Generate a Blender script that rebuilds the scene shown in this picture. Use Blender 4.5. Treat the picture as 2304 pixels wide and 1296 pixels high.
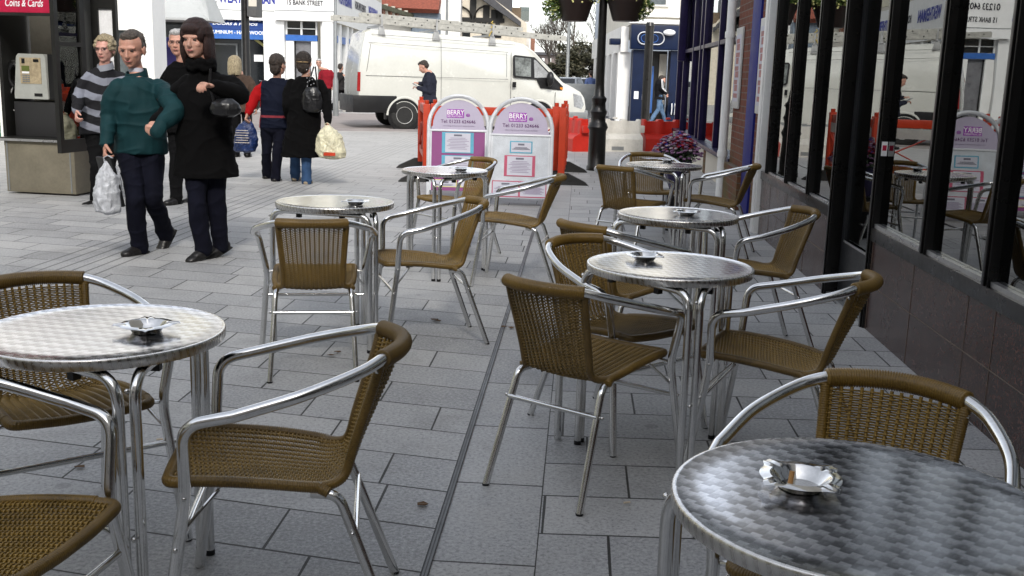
import bpy, bmesh, math, random
import numpy as np
from mathutils import Vector, Matrix, noise as mnoise
for _o in list(bpy.data.objects): bpy.data.objects.remove(_o)
C = bpy.context.scene.collection
R = math.radians
random.seed(7)
# ---------------------------------------------------------------- camera
CAMH = 1.38
cam_d = bpy.data.cameras.new('camera'); cam = bpy.data.objects.new('camera', cam_d); C.objects.link(cam)
cam_d.sensor_width = 36.0; cam_d.lens = 2340/2304*36; cam_d.clip_end = 900; cam_d.clip_start = 0.05
cam.matrix_world = Matrix.Translation((0, 0, CAMH)) @ Matrix.Rotation(R(90-11.5), 4, 'X') @ Matrix.Rotation(R(1.65), 4, 'Z')
bpy.context.scene.camera = cam
# ---------------------------------------------------------------- sky and sun
SUN_EL, SUN_AZ = 38.0, 172.0      # azimuth measured clockwise from +Y (the view direction)
w = bpy.data.worlds.new('World'); bpy.context.scene.world = w; w.use_nodes = True
nt = w.node_tree; bg = nt.nodes['Background']
sky = nt.nodes.new('ShaderNodeTexSky'); sky.sky_type = 'NISHITA'; sky.sun_disc = False
sky.sun_elevation = R(SUN_EL); sky.sun_rotation = R(SUN_AZ); sky.air_density = 1.0; sky.dust_density = 1.5; sky.ozone_density = 1.0
hs = nt.nodes.new('ShaderNodeHueSaturation'); hs.inputs['Saturation'].default_value = 0.32
nt.links.new(sky.outputs[0], hs.inputs['Color']); nt.links.new(hs.outputs[0], bg.inputs['Color']); bg.inputs['Strength'].default_value = 0.15
sd = bpy.data.lights.new('sun', 'SUN'); sd.energy = 0.95; sd.angle = R(8); sd.color = (1.0, 0.95, 0.87)
sun = bpy.data.objects.new('sun', sd); C.objects.link(sun)
sv = Vector((math.sin(R(SUN_AZ))*math.cos(R(SUN_EL)), math.cos(R(SUN_AZ))*math.cos(R(SUN_EL)), math.sin(R(SUN_EL))))
sun.rotation_euler = sv.to_track_quat('Z', 'Y').to_euler(); sun.location = (0, -5, 20)
vs = bpy.context.scene.view_settings
vs.view_transform = 'Standard'; vs.look = 'None'; vs.exposure = 1.24; vs.gamma = 1.0; vs.use_curve_mapping = False
cy = bpy.context.scene.cycles
cy.max_bounces = 8; cy.glossy_bounces = 5; cy.transparent_max_bounces = 12; cy.use_denoising = True; cy.sample_clamp_indirect = 6
# ---------------------------------------------------------------- mesh helpers
class MB:
    def __init__(s): s.v = []; s.f = []
    def add(s, vs_, fs):
        b = len(s.v); s.v += [tuple(p) for p in vs_]; s.f += [tuple(b+i for i in f) for f in fs]; return s
    def box(s, x0, x1, y0, y1, z0, z1, m=None):
        vs_ = [Vector((x, y, z)) for z in (z0, z1) for y in (y0, y1) for x in (x0, x1)]
        if m: vs_ = [m @ p for p in vs_]
        return s.add(vs_, [(0,2,3,1),(4,5,7,6),(0,1,5,4),(2,6,7,3),(0,4,6,2),(1,3,7,5)])
    def tube(s, pts, r, n=8, cap=True):
        pts = [Vector(p) for p in pts]; N = len(pts)
        rs = r if isinstance(r, (list, tuple)) else [r]*N
        t0 = (pts[1]-pts[0]).normalized()
        up = Vector((0,0,1)) if abs(t0.z) < .9 else Vector((1,0,0))
        a = t0.cross(up).normalized(); vs_ = []
        for i, p in enumerate(pts):
            t = (pts[min(i+1,N-1)]-pts[max(i-1,0)])
            t = t.normalized() if t.length > 1e-9 else t0
            a = (a - t*a.dot(t)).normalized(); b = t.cross(a)
            rr = rs[i]; rx, ry = rr if isinstance(rr, tuple) else (rr, rr)
            for k in range(n):
                th = 2*math.pi*k/n; vs_.append(p + a*math.cos(th)*rx + b*math.sin(th)*ry)
        fs = [(i*n+k, i*n+(k+1)%n, (i+1)*n+(k+1)%n, (i+1)*n+k) for i in range(N-1) for k in range(n)]
        if cap: fs += [tuple(reversed(range(n))), tuple((N-1)*n+k for k in range(n))]
        return s.add(vs_, fs)
    def lathe(s, prof, n=32, c=(0,0,0), m=None, rad=None, closed=True):
        vs_ = []; c = Vector(c)
        for (r, z) in prof:
            for k in range(n):
                th = 2*math.pi*k/n; q = r*(rad(th, r, z) if rad else 1)
                p = Vector((q*math.cos(th), q*math.sin(th), z)); vs_.append(c + (m @ p if m else p))
        N = len(prof)
        fs = [(i*n+k, i*n+(k+1)%n, (i+1)*n+(k+1)%n, (i+1)*n+k) for i in range(N-1) for k in range(n)]
        if closed: fs += [tuple(reversed(range(n))), tuple((N-1)*n+k for k in range(n))]
        return s.add(vs_, fs)
    def rings(s, rings, cap=True, flip=False):      # list of equal-length closed rings of points
        n = len(rings[0]); vs_ = [p for r in rings for p in r]; N = len(rings)
        fs = [(i*n+k, i*n+(k+1)%n, (i+1)*n+(k+1)%n, (i+1)*n+k) for i in range(N-1) for k in range(n)]
        if cap: fs += [tuple(reversed(range(n))), tuple((N-1)*n+k for k in range(n))]
        return s.add(vs_, fs)
    def prism(s, poly, d0, d1, m=None):            # polygon in (x, z), extruded along y
        n = len(poly)
        vs_ = [Vector((x, d0, z)) for x, z in poly] + [Vector((x, d1, z)) for x, z in poly]
        if m: vs_ = [m @ p for p in vs_]
        fs = [tuple(range(n)), tuple(reversed(range(n, 2*n)))] + [(k, n+k, n+(k+1)%n, (k+1)%n) for k in range(n)]
        return s.add(vs_, fs)
    def ball(s, c, r, n=12, m=8, mat=None):
        rx, ry, rz = r if isinstance(r, (tuple, list)) else (r, r, r); c = Vector(c); vs_ = []
        for i in range(1, m):
            ph = math.pi*i/m
            for k in range(n):
                th = 2*math.pi*k/n
                p = Vector((rx*math.sin(ph)*math.cos(th), ry*math.sin(ph)*math.sin(th), rz*math.cos(ph)))
                vs_.append(c + (mat @ p if mat else p))
        top = Vector((0,0,rz)); bot = Vector((0,0,-rz))
        vs_ += [c + (mat @ top if mat else top), c + (mat @ bot if mat else bot)]
        T, B = len(vs_)-2, len(vs_)-1
        fs = [(i*n+k, (i+1)*n+k, (i+1)*n+(k+1)%n, i*n+(k+1)%n) for i in range(m-2) for k in range(n)]
        fs += [(T, k, (k+1)%n) for k in range(n)] + [(B, (m-2)*n+(k+1)%n, (m-2)*n+k) for k in range(n)]
        return s.add(vs_, fs)
    def quad(s, a, b, c, d): return s.add([a, b, c, d], [(0,1,2,3)])
    def mesh(s, name, smooth=False):
        me = bpy.data.meshes.new(name); me.from_pydata(s.v, [], s.f); me.update()
        if smooth:
            me.polygons.foreach_set('use_smooth', [True]*len(me.polygons))
            if smooth != 'all':
                try: me.set_sharp_from_angle(angle=R(38))
                except Exception: pass
        return me
    def build(s, name, mat, parent=None, smooth=True, bevel=0, loc=None, fix=False):
        me = s.mesh(name, smooth)
        if fix or bevel:
            bm = bmesh.new(); bm.from_mesh(me); bmesh.ops.recalc_face_normals(bm, faces=bm.faces)
            if bevel:
                es = [e for e in bm.edges if len(e.link_faces) == 2 and e.calc_face_angle(0) > R(35)]
                bmesh.ops.bevel(bm, geom=es, offset=bevel, segments=2, profile=.6, affect='EDGES', clamp_overlap=True)
            bm.to_mesh(me); bm.free()
            if smooth:
                me.polygons.foreach_set('use_smooth', [True]*len(me.polygons))
                try: me.set_sharp_from_angle(angle=R(38))
                except Exception: pass
        o = bpy.data.objects.new(name, me)
        if mat:
            for m_ in (mat if isinstance(mat, list) else [mat]): me.materials.append(m_)
        C.objects.link(o)
        if parent: o.parent = parent
        if loc: o.location = loc
        return o
def tag(o, label=None, cat=None, group=None, kind=None):
    if label: o['label'] = label
    if cat: o['category'] = cat
    if group: o['group'] = group
    if kind: o['kind'] = kind
    return o
def empty(name, loc=(0,0,0), rz=0, label=None, cat=None, group=None):
    o = bpy.data.objects.new(name, None); C.objects.link(o); o.location = loc; o.rotation_euler = (0,0,rz); o.empty_display_size = .1
    return tag(o, label, cat, group)
def copy_tree(o, loc=None, rz=None, label=None, parent=None):
    c = o.copy(); C.objects.link(c); c.parent = parent
    for ch in list(o.children): copy_tree(ch, parent=c)
    if loc is not None: c.location = loc
    if rz is not None: c.rotation_euler = (0,0,rz)
    if label: c['label'] = label
    return c
def spline(pts, k=8, closed=False):
    P = [Vector(p) for p in pts]; out = []; n = len(P)
    for i in range(n-1):
        p0 = P[i-1] if i > 0 else P[0]*2-P[1]; p1 = P[i]; p2 = P[i+1]; p3 = P[i+2] if i+2 < n else P[n-1]*2-P[n-2]
        for j in range(k):
            t = j/k; out.append(.5*((2*p1)+(p2-p0)*t+(2*p0-5*p1+4*p2-p3)*t*t+(3*p1-p0-3*p2+p3)*t**3))
    return out+[P[-1]]
def fillet(pts, r=.05, k=6):                        # polyline with rounded corners
    P = [Vector(p) for p in pts]; out = [P[0]]
    for i in range(1, len(P)-1):
        a = P[i-1]-P[i]; b = P[i+1]-P[i]; d = min(r, a.length*.48, b.length*.48)
        A = P[i]+a.normalized()*d; B = P[i]+b.normalized()*d
        for j in range(k+1):
            t = j/k; out.append(A*(1-t)**2+P[i]*2*t*(1-t)+B*t*t)
    return out+[P[-1]]
def ray(px, py):
    X = (px-1152)/2340; Y = (py-648)/2340; c, s = math.cos(R(1.65)), math.sin(R(1.65))
    X, Y = X*c+Y*s, -X*s+Y*c; cp, sp = math.cos(R(11.5)), math.sin(R(11.5))
    return Vector((X, cp-Y*sp, -sp-Y*cp))
def AT(px, py, Y):                                   # measured point at depth Y
    d = ray(px, py); return Vector((0,0,CAMH))+d*(Y/d.y)
def GP(px, py, z=0):
    d = ray(px, py); return Vector((0,0,CAMH))+d*((z-CAMH)/d.z)
# street frame: (l, s) = across / along the cafe front
SA = R(3.45); SN = Vector((math.cos(SA), -math.sin(SA), 0)); SU = Vector((math.sin(SA), math.cos(SA), 0))
SM = Matrix(((SN.x, SU.x, 0, 0), (SN.y, SU.y, 0, 0), (0,0,1,0), (0,0,0,1)))   # (l, s, z) -> world
def ST(l, s, z=0): return SN*l+SU*s+Vector((0,0,z))
# ---------------------------------------------------------------- material helpers
class NM:
    def __init__(s, name):
        s.m = bpy.data.materials.new(name); s.m.use_nodes = True; s.t = s.m.node_tree; s.b = s.t.nodes['Principled BSDF']; s.out = s.t.nodes['Material Output']
    def n(s, t, **kw):
        x = s.t.nodes.new(t)
        for k, v in kw.items(): setattr(x, k, v)
        return x
    def link(s, a, b): s.t.links.new(a, b)
    def val(s, inp, v):
        if hasattr(v, 'is_linked') or isinstance(v, bpy.types.NodeSocket): s.link(v, inp)
        else: inp.default_value = v
    def math(s, op, a, b=0, c=0, clamp=False):
        x = s.n('ShaderNodeMath', operation=op); x.use_clamp = clamp
        s.val(x.inputs[0], a); s.val(x.inputs[1], b)
        if op in ('MULTIPLY_ADD', 'COMPARE', 'SMOOTH_MIN', 'WRAP'): s.val(x.inputs[2], c)
        return x.outputs[0]
    def coord(s, kind='Object'): return s.n('ShaderNodeTexCoord').outputs[kind]
    def sep(s, v):
        x = s.n('ShaderNodeSeparateXYZ'); s.link(v, x.inputs[0]); return x.outputs
    def comb(s, a, b, c=0.0):
        x = s.n('ShaderNodeCombineXYZ'); s.val(x.inputs[0], a); s.val(x.inputs[1], b); s.val(x.inputs[2], c); return x.outputs[0]
    def noise(s, v, scale, detail=3, rough=.55, dist=0):
        x = s.n('ShaderNodeTexNoise'); s.link(v, x.inputs['Vector']); x.inputs['Scale'].default_value = scale
        x.inputs['Detail'].default_value = detail; x.inputs['Roughness'].default_value = rough; x.inputs['Distortion'].default_value = dist; return x.outputs['Fac']
    def white(s, v):
        x = s.n('ShaderNodeTexWhiteNoise'); s.link(v, x.inputs['Vector']); return x.outputs['Value']
    def ramp(s, f, stops):
        x = s.n('ShaderNodeValToRGB'); s.link(f, x.inputs[0]); e = x.color_ramp.elements
        while len(e) < len(stops): e.new(.5)
        for q, (p, c) in zip(e, stops): q.position = p; q.color = (*c, 1) if len(c) == 3 else c
        return x.outputs['Color']
    def mix(s, f, a, b, mode='MIX'):
        x = s.n('ShaderNodeMix', data_type='RGBA', blend_type=mode); s.val(x.inputs[0], f)
        for i, c in ((6, a), (7, b)):
            if isinstance(c, (tuple, list)): x.inputs[i].default_value = (*c[:3], 1)
            else: s.link(c, x.inputs[i])
        return x.outputs[2]
    def maprange(s, v, a, b, c, d):
        x = s.n('ShaderNodeMapRange'); s.link(v, x.inputs[0])
        for i, q in enumerate((a, b, c, d)): x.inputs[i+1].default_value = q
        return x.outputs[0]
    def bump(s, h, strength=.3, dist=.01):
        x = s.n('ShaderNodeBump'); s.link(h, x.inputs['Height']); x.inputs['Strength'].default_value = strength; x.inputs['Distance'].default_value = dist
        s.link(x.outputs[0], s.b.inputs['Normal']); return x.outputs[0]
    def set(s, color=None, rough=None, metal=None, spec=None, coat=None, ior=None):
        for k, v in (('Base Color', color), ('Roughness', rough), ('Metallic', metal), ('Specular IOR Level', spec), ('Coat Weight', coat), ('IOR', ior)):
            if v is None: continue
            if isinstance(v, (tuple, list)): s.b.inputs[k].default_value = (*v[:3], 1)
            elif isinstance(v, bpy.types.NodeSocket): s.link(v, s.b.inputs[k])
            else: s.b.inputs[k].default_value = v
        return s
def plain(name, color, rough=.6, metal=0, var=.12, scale=6, bump=0, spec=.4, coat=0, grime=0):
    """surface with subtle wear: tone varies with two noises, roughness too"""
    m = NM(name); co = m.coord(); a = m.noise(co, scale, 4); b = m.noise(co, scale*9, 3)
    f = m.math('ADD', m.math('MULTIPLY', a, .65), m.math('MULTIPLY', b, .35))
    c0 = tuple(max(0, c*(1-var*1.6)) for c in color); c1 = tuple(min(1, c*(1+var*1.2)) for c in color)
    col = m.ramp(f, [(.3, c0), (.7, c1)])
    if grime:
        g = m.ramp(m.noise(co, scale*.7, 6, .7), [(.55, (0,0,0)), (.75, (1,1,1))])
        gf = m.math('MULTIPLY', g, grime); col = m.mix(gf, col, (.09, .08, .065))
    m.set(col, m.maprange(f, .3, .7, max(.02, rough-.08), min(1, rough+.1)), metal, spec, coat)
    if bump: m.bump(b, bump, .004)
    return m.m
# ---------------------------------------------------------------- materials
M = {}
def mat_alu(name, base, r0, r1):
    m = NM(name); co = m.coord(); s1 = m.noise(co, 14, 4); s2 = m.noise(co, 160, 3)
    f = m.math('ADD', m.math('MULTIPLY', s1, .6), m.math('MULTIPLY', s2, .4))
    m.set(m.ramp(f, [(.3, tuple(c*.8 for c in base)), (.65, base)]), m.maprange(f, .35, .65, r0, r1), 1.0)
    return m.m
M['alu'] = mat_alu('polished_aluminium', (.80, .80, .79), .10, .24)
M['steel'] = mat_alu('stainless_steel', (.72, .71, .69), .06, .14)
M['galv'] = plain('galvanised_steel', (.42, .42, .41), .42, .6, .15, 8)
def mat_wicker(name, base):
    m = NM(name); co = m.coord(); a = m.noise(co, 9, 4); b = m.noise(co, 240, 2); g = m.n('ShaderNodeNewGeometry')
    f = m.math('ADD', m.math('MULTIPLY', a, .5), m.math('MULTIPLY', b, .5))
    c = m.ramp(f, [(.32, tuple(q*.5 for q in base)), (.5, base), (.7, tuple(q*1.35 for q in base))])
    oi = m.n('ShaderNodeObjectInfo').outputs['Random']; hsn = m.n('ShaderNodeHueSaturation'); m.link(c, hsn.inputs['Color']); m.link(m.maprange(oi, 0, 1, .80, 1.15), hsn.inputs['Value']); m.link(m.maprange(oi, 0, 1, .9, 1.0), hsn.inputs['Saturation']); c = hsn.outputs[0]
    m.set(c, m.maprange(b, .3, .7, .28, .44), 0, .4); return m.m
M['wicker'] = mat_wicker('tan_woven_resin', (.215, .132, .024))
M['wicker_roll'] = mat_wicker('tan_wound_resin', (.160, .094, .016))
M['blackplastic'] = plain('black_plastic', (.006, .006, .0065), .4)
def mat_tabletop():
    m = NM('engine_turned_steel'); co = m.coord(); x, y, z = m.sep(co)[:3]
    # overlapping polished discs laid out in staggered rows
    p = .021
    u = m.math('DIVIDE', m.math('ADD', x, m.math('MULTIPLY', y, .35)), p); v = m.math('DIVIDE', m.math('SUBTRACT', y, m.math('MULTIPLY', x, .35)), p*.86)
    row = m.math('FLOOR', v); par = m.math('MODULO', m.math('ABSOLUTE', row), 2)
    fv = m.math('FRACT', v)
    # scalloped lower edge of each disc
    uu = m.math('ADD', u, m.math('MULTIPLY', par, .5)); fu = m.math('SUBTRACT', m.math('FRACT', uu), .5)
    arc = m.math('SQRT', m.math('MAXIMUM', m.math('SUBTRACT', .30, m.math('MULTIPLY', fu, fu)), 0))
    over = m.math('GREATER_THAN', fv, arc)
    cell = m.math('ADD', m.math('FLOOR', uu), 0); chk = m.math('MODULO', m.math('ABSOLUTE', m.math('ADD', m.math('FLOOR', m.math('MULTIPLY', uu, 1.0)), row)), 2)
    tone = m.math('MULTIPLY_ADD', m.math('SUBTRACT', fu, 0), .35, m.math('MULTIPLY_ADD', chk, .62, .2))
    tone = m.math('ADD', tone, m.math('MULTIPLY', m.math('SUBTRACT', fv, .5), .35))
    tone = m.math('SUBTRACT', tone, m.math('MULTIPLY', over, .22), clamp=True)
    wear = m.noise(co, 7, 5, .6); fine = m.noise(co, 90, 2)
    c = m.ramp(tone, [(0, (.37, .37, .38)), (1, (.78, .78, .80))])  # uneven reflection of the polished discs is put into the base colour
    c = m.mix(m.maprange(wear, .45, .75, 0, .22), c, (.33, .33, .33))
    rg = m.math('ADD', m.maprange(tone, 0, 1, .15, .21), m.math('MULTIPLY', m.math('SUBTRACT', wear, .5), .12))
    m.set(c, rg, 1.0)
    h = m.math('ADD', m.math('MULTIPLY', fu, m.math('MULTIPLY_ADD', chk, 2, -1)), m.math('MULTIPLY', fine, .12))
    wav = m.noise(co, 11, 2); h2 = m.math('ADD', m.math('MULTIPLY', h, .005), m.math('MULTIPLY', wav, .22))
    m.bump(h2, .3, .006)
    return m.m
M['tabletop'] = mat_tabletop()
def mat_rim():
    m = NM('rolled_steel_rim'); co = m.coord(); x, y, z = m.sep(co)[:3]
    a = m.math('MULTIPLY', m.math('ARCTAN2', y, x), 90/math.pi); k = m.math('PINGPONG', m.math('ADD', a, m.math('MULTIPLY', z, 26)), 1)
    m.set(m.ramp(k, [(.1, (.56, .54, .51)), (.8, (.66, .645, .62))]), m.maprange(k, 0, 1, .22, .36), 1.0); return m.m
M['rim'] = mat_rim()
# ---- ground
def mat_paving():
    m = NM('grey_granite_paving'); co = m.coord(); x, y, z = m.sep(co)[:3]
    l = m.math('SUBTRACT', m.math('MULTIPLY', x, SN.x), m.math('MULTIPLY', y, -SN.y))
    s = m.math('ADD', m.math('MULTIPLY', x, SU.x), m.math('MULTIPLY', y, SU.y))
    def lin(a, b): return m.math('ADD', m.math('MULTIPLY', x, a), m.math('MULTIPLY', y, b))
    def slabs(al, be, row_h, slab, seed, jw=.0046, stag=None):
        r = m.math('DIVIDE', be, row_h); row = m.math('FLOOR', r); fr = m.math('SUBTRACT', r, row)
        off = m.white(m.comb(row, seed, 0.0)) if stag is None else m.math('MULTIPLY', m.math('MODULO', m.math('ABSOLUTE', row), 2), stag)
        jig = m.math('MULTIPLY_ADD', off, .5, m.math('MULTIPLY', row, .37)) if stag is None else off
        c = m.math('ADD', m.math('DIVIDE', al, slab), jig); col = m.math('FLOOR', c); fc = m.math('SUBTRACT', c, col)
        d1 = m.math('MULTIPLY', m.math('MINIMUM', fr, m.math('SUBTRACT', 1, fr)), row_h)
        d2 = m.math('MULTIPLY', m.math('MINIMUM', fc, m.math('SUBTRACT', 1, fc)), slab)
        d = m.math('MINIMUM', d1, d2); wv = m.math('MULTIPLY', m.noise(co, 4, 4, .6), jw*1.1)
        return m.math('LESS_THAN', d, m.math('ADD', wv, jw*.35)), m.white(m.comb(row, col, seed)), d
    det = .971*.998+.237*.06
    jA, rA, dA = slabs(lin(.998/det, -.06/det), lin(.237/det, .971/det), .292, .56, 3.0)
    jB, rB, dB = slabs(l, m.math('SUBTRACT', s, m.math('MULTIPLY', l, .05)), .30, .47, 9.0)
    jC, rC, dC = slabs(s, m.math('ADD', l, .385), .31, .60, 5.0)
    isA = m.math('LESS_THAN', l, -.385); isC = m.math('MULTIPLY', m.math('GREATER_THAN', l, -.385), m.math('LESS_THAN', l, -.075))
    def pick(a, b, c): return m.math('ADD', m.math('MULTIPLY', isA, a), m.math('ADD', m.math('MULTIPLY', isC, c), m.math('MULTIPLY', m.math('SUBTRACT', m.math('SUBTRACT', 1, isA), isC), b)))
    J = pick(jA, jB, jC); RN = pick(rA, rB, rC)
    # grooved strip along the street
    inS = m.math('MULTIPLY', m.math('GREATER_THAN', l, -3.76), m.math('LESS_THAN', l, -3.12))
    gr = m.math('LESS_THAN', m.math('ABSOLUTE', m.math('SUBTRACT', m.math('FRACT', m.math('DIVIDE', l, .105)), .5)), .09)
    big = m.noise(co, .55, 5, .6); mid = m.noise(co, 5, 5, .65); fine = m.noise(co, 260, 2, .6); sp = m.noise(co, 90, 2, .7)
    base = m.ramp(RN, [(0, (.155, .158, .163)), (.45, (.28, .282, .282)), (1, (.42, .412, .395))])
    base = m.mix(.42, base, m.ramp(m.math('ADD', m.math('MULTIPLY', mid, .5), m.math('MULTIPLY', big, .5)), [(.34, (.17, .172, .175)), (.52, (.29, .292, .292)), (.68, (.42, .41, .395))]))
    g2 = m.noise(co, 75, 3, .75); base = m.mix(m.maprange(fine, .3, .75, 0, .5), base, (.46, .465, .47)); base = m.mix(m.maprange(g2, .50, .68, 0, .65), base, (.50, .50, .50)); base = m.mix(m.maprange(g2, .48, .32, 0, .6), base, (.10, .10, .105))
    base = m.mix(m.maprange(sp, .62, .8, 0, .6), base, (.08, .08, .085))
    # droppings, gum and trodden stains
    vo = m.n('ShaderNodeTexVoronoi'); m.link(co, vo.inputs['Vector']); vo.inputs['Scale'].default_value = 2.3
    gum = m.math('LESS_THAN', vo.outputs['Distance'], m.math('MULTIPLY', m.noise(co, 1.3, 2), .12))
    base = m.mix(m.math('MULTIPLY', gum, .35), base, (.10, .10, .10))
    st2 = m.noise(co, 1.7, 6, .7, .6); base = m.mix(m.maprange(st2, .50, .72, 0, .42), base, (.13, .128, .12)); base = m.mix(m.maprange(st2, .46, .28, 0, .3), base, (.46, .45, .43))
    jc = m.math('MAXIMUM', m.math('MULTIPLY', J, m.math('SUBTRACT', 1, inS)), m.math('MULTIPLY', m.math('MULTIPLY', inS, gr), .62))
    base = m.mix(m.math('MULTIPLY', jc, .97), base, (.016, .015, .013))
    # paler warm tone blended in past the cafe, growing with distance
    far = m.maprange(y, 10.5, 17, 0, 1)
    base = m.mix(m.math('MULTIPLY', far, .55), base, m.mix(m.math('MULTIPLY', jc, .5), (.47, .455, .43), (.2, .19, .18)))
    m.set(base, m.maprange(m.math('ADD', m.math('MULTIPLY', mid, .7), m.math('MULTIPLY', fine, .3)), .3, .7, .48, .78), 0, .45)
    h = m.math('SUBTRACT', m.math('MULTIPLY', fine, .25), m.math('MULTIPLY', jc, 1.0)); h = m.math('ADD', h, m.math('MULTIPLY', RN, .15))
    m.bump(h, .5, .003)
    return m.m
M['paving'] = mat_paving()
M['road'] = plain('pink_grey_road', (.30, .265, .25), .85, 0, .18, 2.5, .3)
M['kerb'] = plain('pale_kerb_stone', (.52, .50, .47), .8, 0, .1, 3)
M['asphalt'] = plain('grey_asphalt', (.12, .12, .125), .85, 0, .2, 5, .4)
def mat_granite():
    m = NM('polished_brown_granite'); co = m.coord(); x, y, z = m.sep(co)[:3]
    v = m.n('ShaderNodeTexVoronoi'); m.link(co, v.inputs['Vector']); v.inputs['Scale'].default_value = 130
    v2 = m.n('ShaderNodeTexVoronoi'); m.link(co, v2.inputs['Vector']); v2.inputs['Scale'].default_value = 55
    cr = m.sep(v.outputs['Color'])[0]; cr2 = m.sep(v2.outputs['Color'])[1]
    c = m.ramp(cr, [(.0, (.012, .010, .010)), (.4, (.028, .016, .013)), (.75, (.088, .034, .024)), (1, (.145, .066, .050))])
    c = m.mix(m.math('MULTIPLY', cr2, .5), c, (.03, .021, .02)); st = m.noise(co, 3, 5, .65)
    c = m.mix(m.maprange(st, .5, .8, 0, .3), c, (.10, .075, .065))
    m.set(c, m.maprange(st, .3, .7, .16, .34), 0, .5); return m.m
M['granite'] = mat_granite()
M['grout'] = plain('pale_grout', (.16, .125, .10), .8)
M['frame'] = plain('black_brown_frame', (.004, .0035, .003), .30, 0, .1, 4, 0, .4)
M['sillmetal'] = plain('silver_sill_trim', (.5, .5, .5), .3, .8)
def mat_glass():
    m = NM('shop_glass'); m.t.nodes.remove(m.b)
    tr = m.n('ShaderNodeBsdfTransparent'); tr.inputs[0].default_value = (.42, .44, .43, 1)
    gl = m.n('ShaderNodeBsdfGlossy'); gl.inputs['Roughness'].default_value = .004; gl.inputs[0].default_value = (.93, .95, .94, 1)
    fr = m.n('ShaderNodeFresnel'); fr.inputs['IOR'].default_value = 2.4
    wob = m.noise(m.coord(), 1.1, 2); bp = m.n('ShaderNodeBump'); m.link(wob, bp.inputs['Height']); bp.inputs['Strength'].default_value = .04; bp.inputs['Distance'].default_value = .02
    m.link(bp.outputs[0], gl.inputs['Normal'])
    mx = m.n('ShaderNodeMixShader'); m.link(m.math('MULTIPLY_ADD', fr.outputs[0], 1.0, .03, clamp=True), mx.inputs[0]); m.link(tr.outputs[0], mx.inputs[1]); m.link(gl.outputs[0], mx.inputs[2]); m.link(mx.outputs[0], m.out.inputs[0])
    return m.m
M['glass'] = mat_glass()
def mat_brick(name, c1, c2, mortar, along='y', sc=1.0, moss=0):
    m = NM(name); co = m.coord(); x, y, z = m.sep(co)[:3]
    v = m.comb({'x': x, 'y': y, 'd': m.math('ADD', x, y)}[along], z, 0.0)
    b = m.n('ShaderNodeTexBrick'); m.link(v, b.inputs['Vector'])
    b.inputs['Color1'].default_value = (*c1, 1); b.inputs['Color2'].default_value = (*c2, 1); b.inputs['Mortar'].default_value = (*mortar, 1)
    b.inputs['Scale'].default_value = sc; b.inputs['Mortar Size'].default_value = .006; b.inputs['Brick Width'].default_value = .225; b.inputs['Row Height'].default_value = .075; b.inputs['Bias'].default_value = -.1
    n1 = m.noise(co, 3, 5); n2 = m.noise(co, 60, 3)
    c = m.mix(m.maprange(n2, .3, .7, 0, .5), b.outputs['Color'], tuple(q*.5 for q in c1))
    c = m.mix(m.maprange(n1, .52, .7, 0, .5), c, tuple(q*.4 for q in c1))
    if moss: c = m.mix(m.math('MULTIPLY', m.maprange(z, .75, .1, 0, 1), m.maprange(n1, .35, .6, 0, .8)), c, (.10, .10, .035))
    m.set(c, .85, 0, .2); m.bump(m.math('SUBTRACT', m.math('MULTIPLY', n2, .3), b.outputs['Fac']), .5, .008); return m.m
M['brick'] = mat_brick('red_brown_brick', (.19, .062, .036), (.115, .045, .03), (.17, .15, .13), 'd', 1, 1)
M['brick_far'] = mat_brick('old_red_brick', (.36, .15, .09), (.30, .13, .09), (.42, .36, .3), 'x')
M['white'] = plain('white_paint', (.78, .78, .76), .5, 0, .05, 3, .05, .4, 0, .06)
M['render_white'] = plain('white_render', (.80, .79, .76), .7, 0, .05, 1.5, .1)
M['cream'] = plain('cream_render', (.70, .66, .50), .75, 0, .06, 1.2, .15, .3, 0, .08)
M['cream2'] = plain('pale_stone_render', (.60, .56, .48), .75, 0, .08, 1.4, .15, .3, 0, .15)
M['bluepaint'] = plain('bright_blue_paint', (.035, .13, .42), .4)
M['bluefabric'] = plain('blue_awning_fabric', (.012, .04, .17), .75, 0, .15, 6, .2)
M['navy'] = plain('navy_paint', (.002, .009, .036), .45, 0, .2, 5, 0, .2)
M['purple'] = plain('dark_violet_paint', (.014, .009, .045), .35, 0, .2, 6, 0, .25)
M['cobalt'] = plain('cobalt_blue_paint', (.010, .014, .16), .6, 0, .1, 6, 0, .2)
M['darkglass'] = plain('dark_window_glass', (.012, .014, .016), .05, 0, .2, 2, 0, .9)
M['midglass'] = plain('grey_window_glass', (.10, .115, .12), .05, 0, .35, 1.5, 0, .9)
M['blacktimber'] = plain('black_timber', (.012, .011, .010), .6)
M['tiles'] = plain('red_roof_tiles', (.23, .065, .04), .8, 0, .3, 9, .6)
M['slate'] = plain('grey_slate', (.055, .055, .06), .6, 0, .2, 6, .5)
M['slateblue'] = plain('blue_grey_slate', (.16, .20, .25), .6, 0, .15, 4, .3)
M['blackmetal'] = plain('black_cast_iron', (.009, .008, .007), .32, .2, .3, 12, .1, .5)
M['greymetal'] = plain('grey_painted_steel', (.23, .24, .24), .45, .3)
M['canopy'] = plain('pale_grey_canopy', (.42, .43, .42), .6, 0, .08, 2)
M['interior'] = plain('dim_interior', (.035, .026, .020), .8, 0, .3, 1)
M['wood'] = plain('orange_wood', (.32, .12, .035), .45, 0, .2, 8)
M['red'] = plain('red_sign_paint', (.42, .012, .05), .35)
M['redplastic'] = plain('orange_red_plastic', (.48, .042, .012), .42, 0, .12, 7, .1, .4, 0, .12)
M['redbarrier'] = plain('red_barrier_plastic', (.50, .022, .012), .4, 0, .1, 4, .1, .4, 0, .1)
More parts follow.
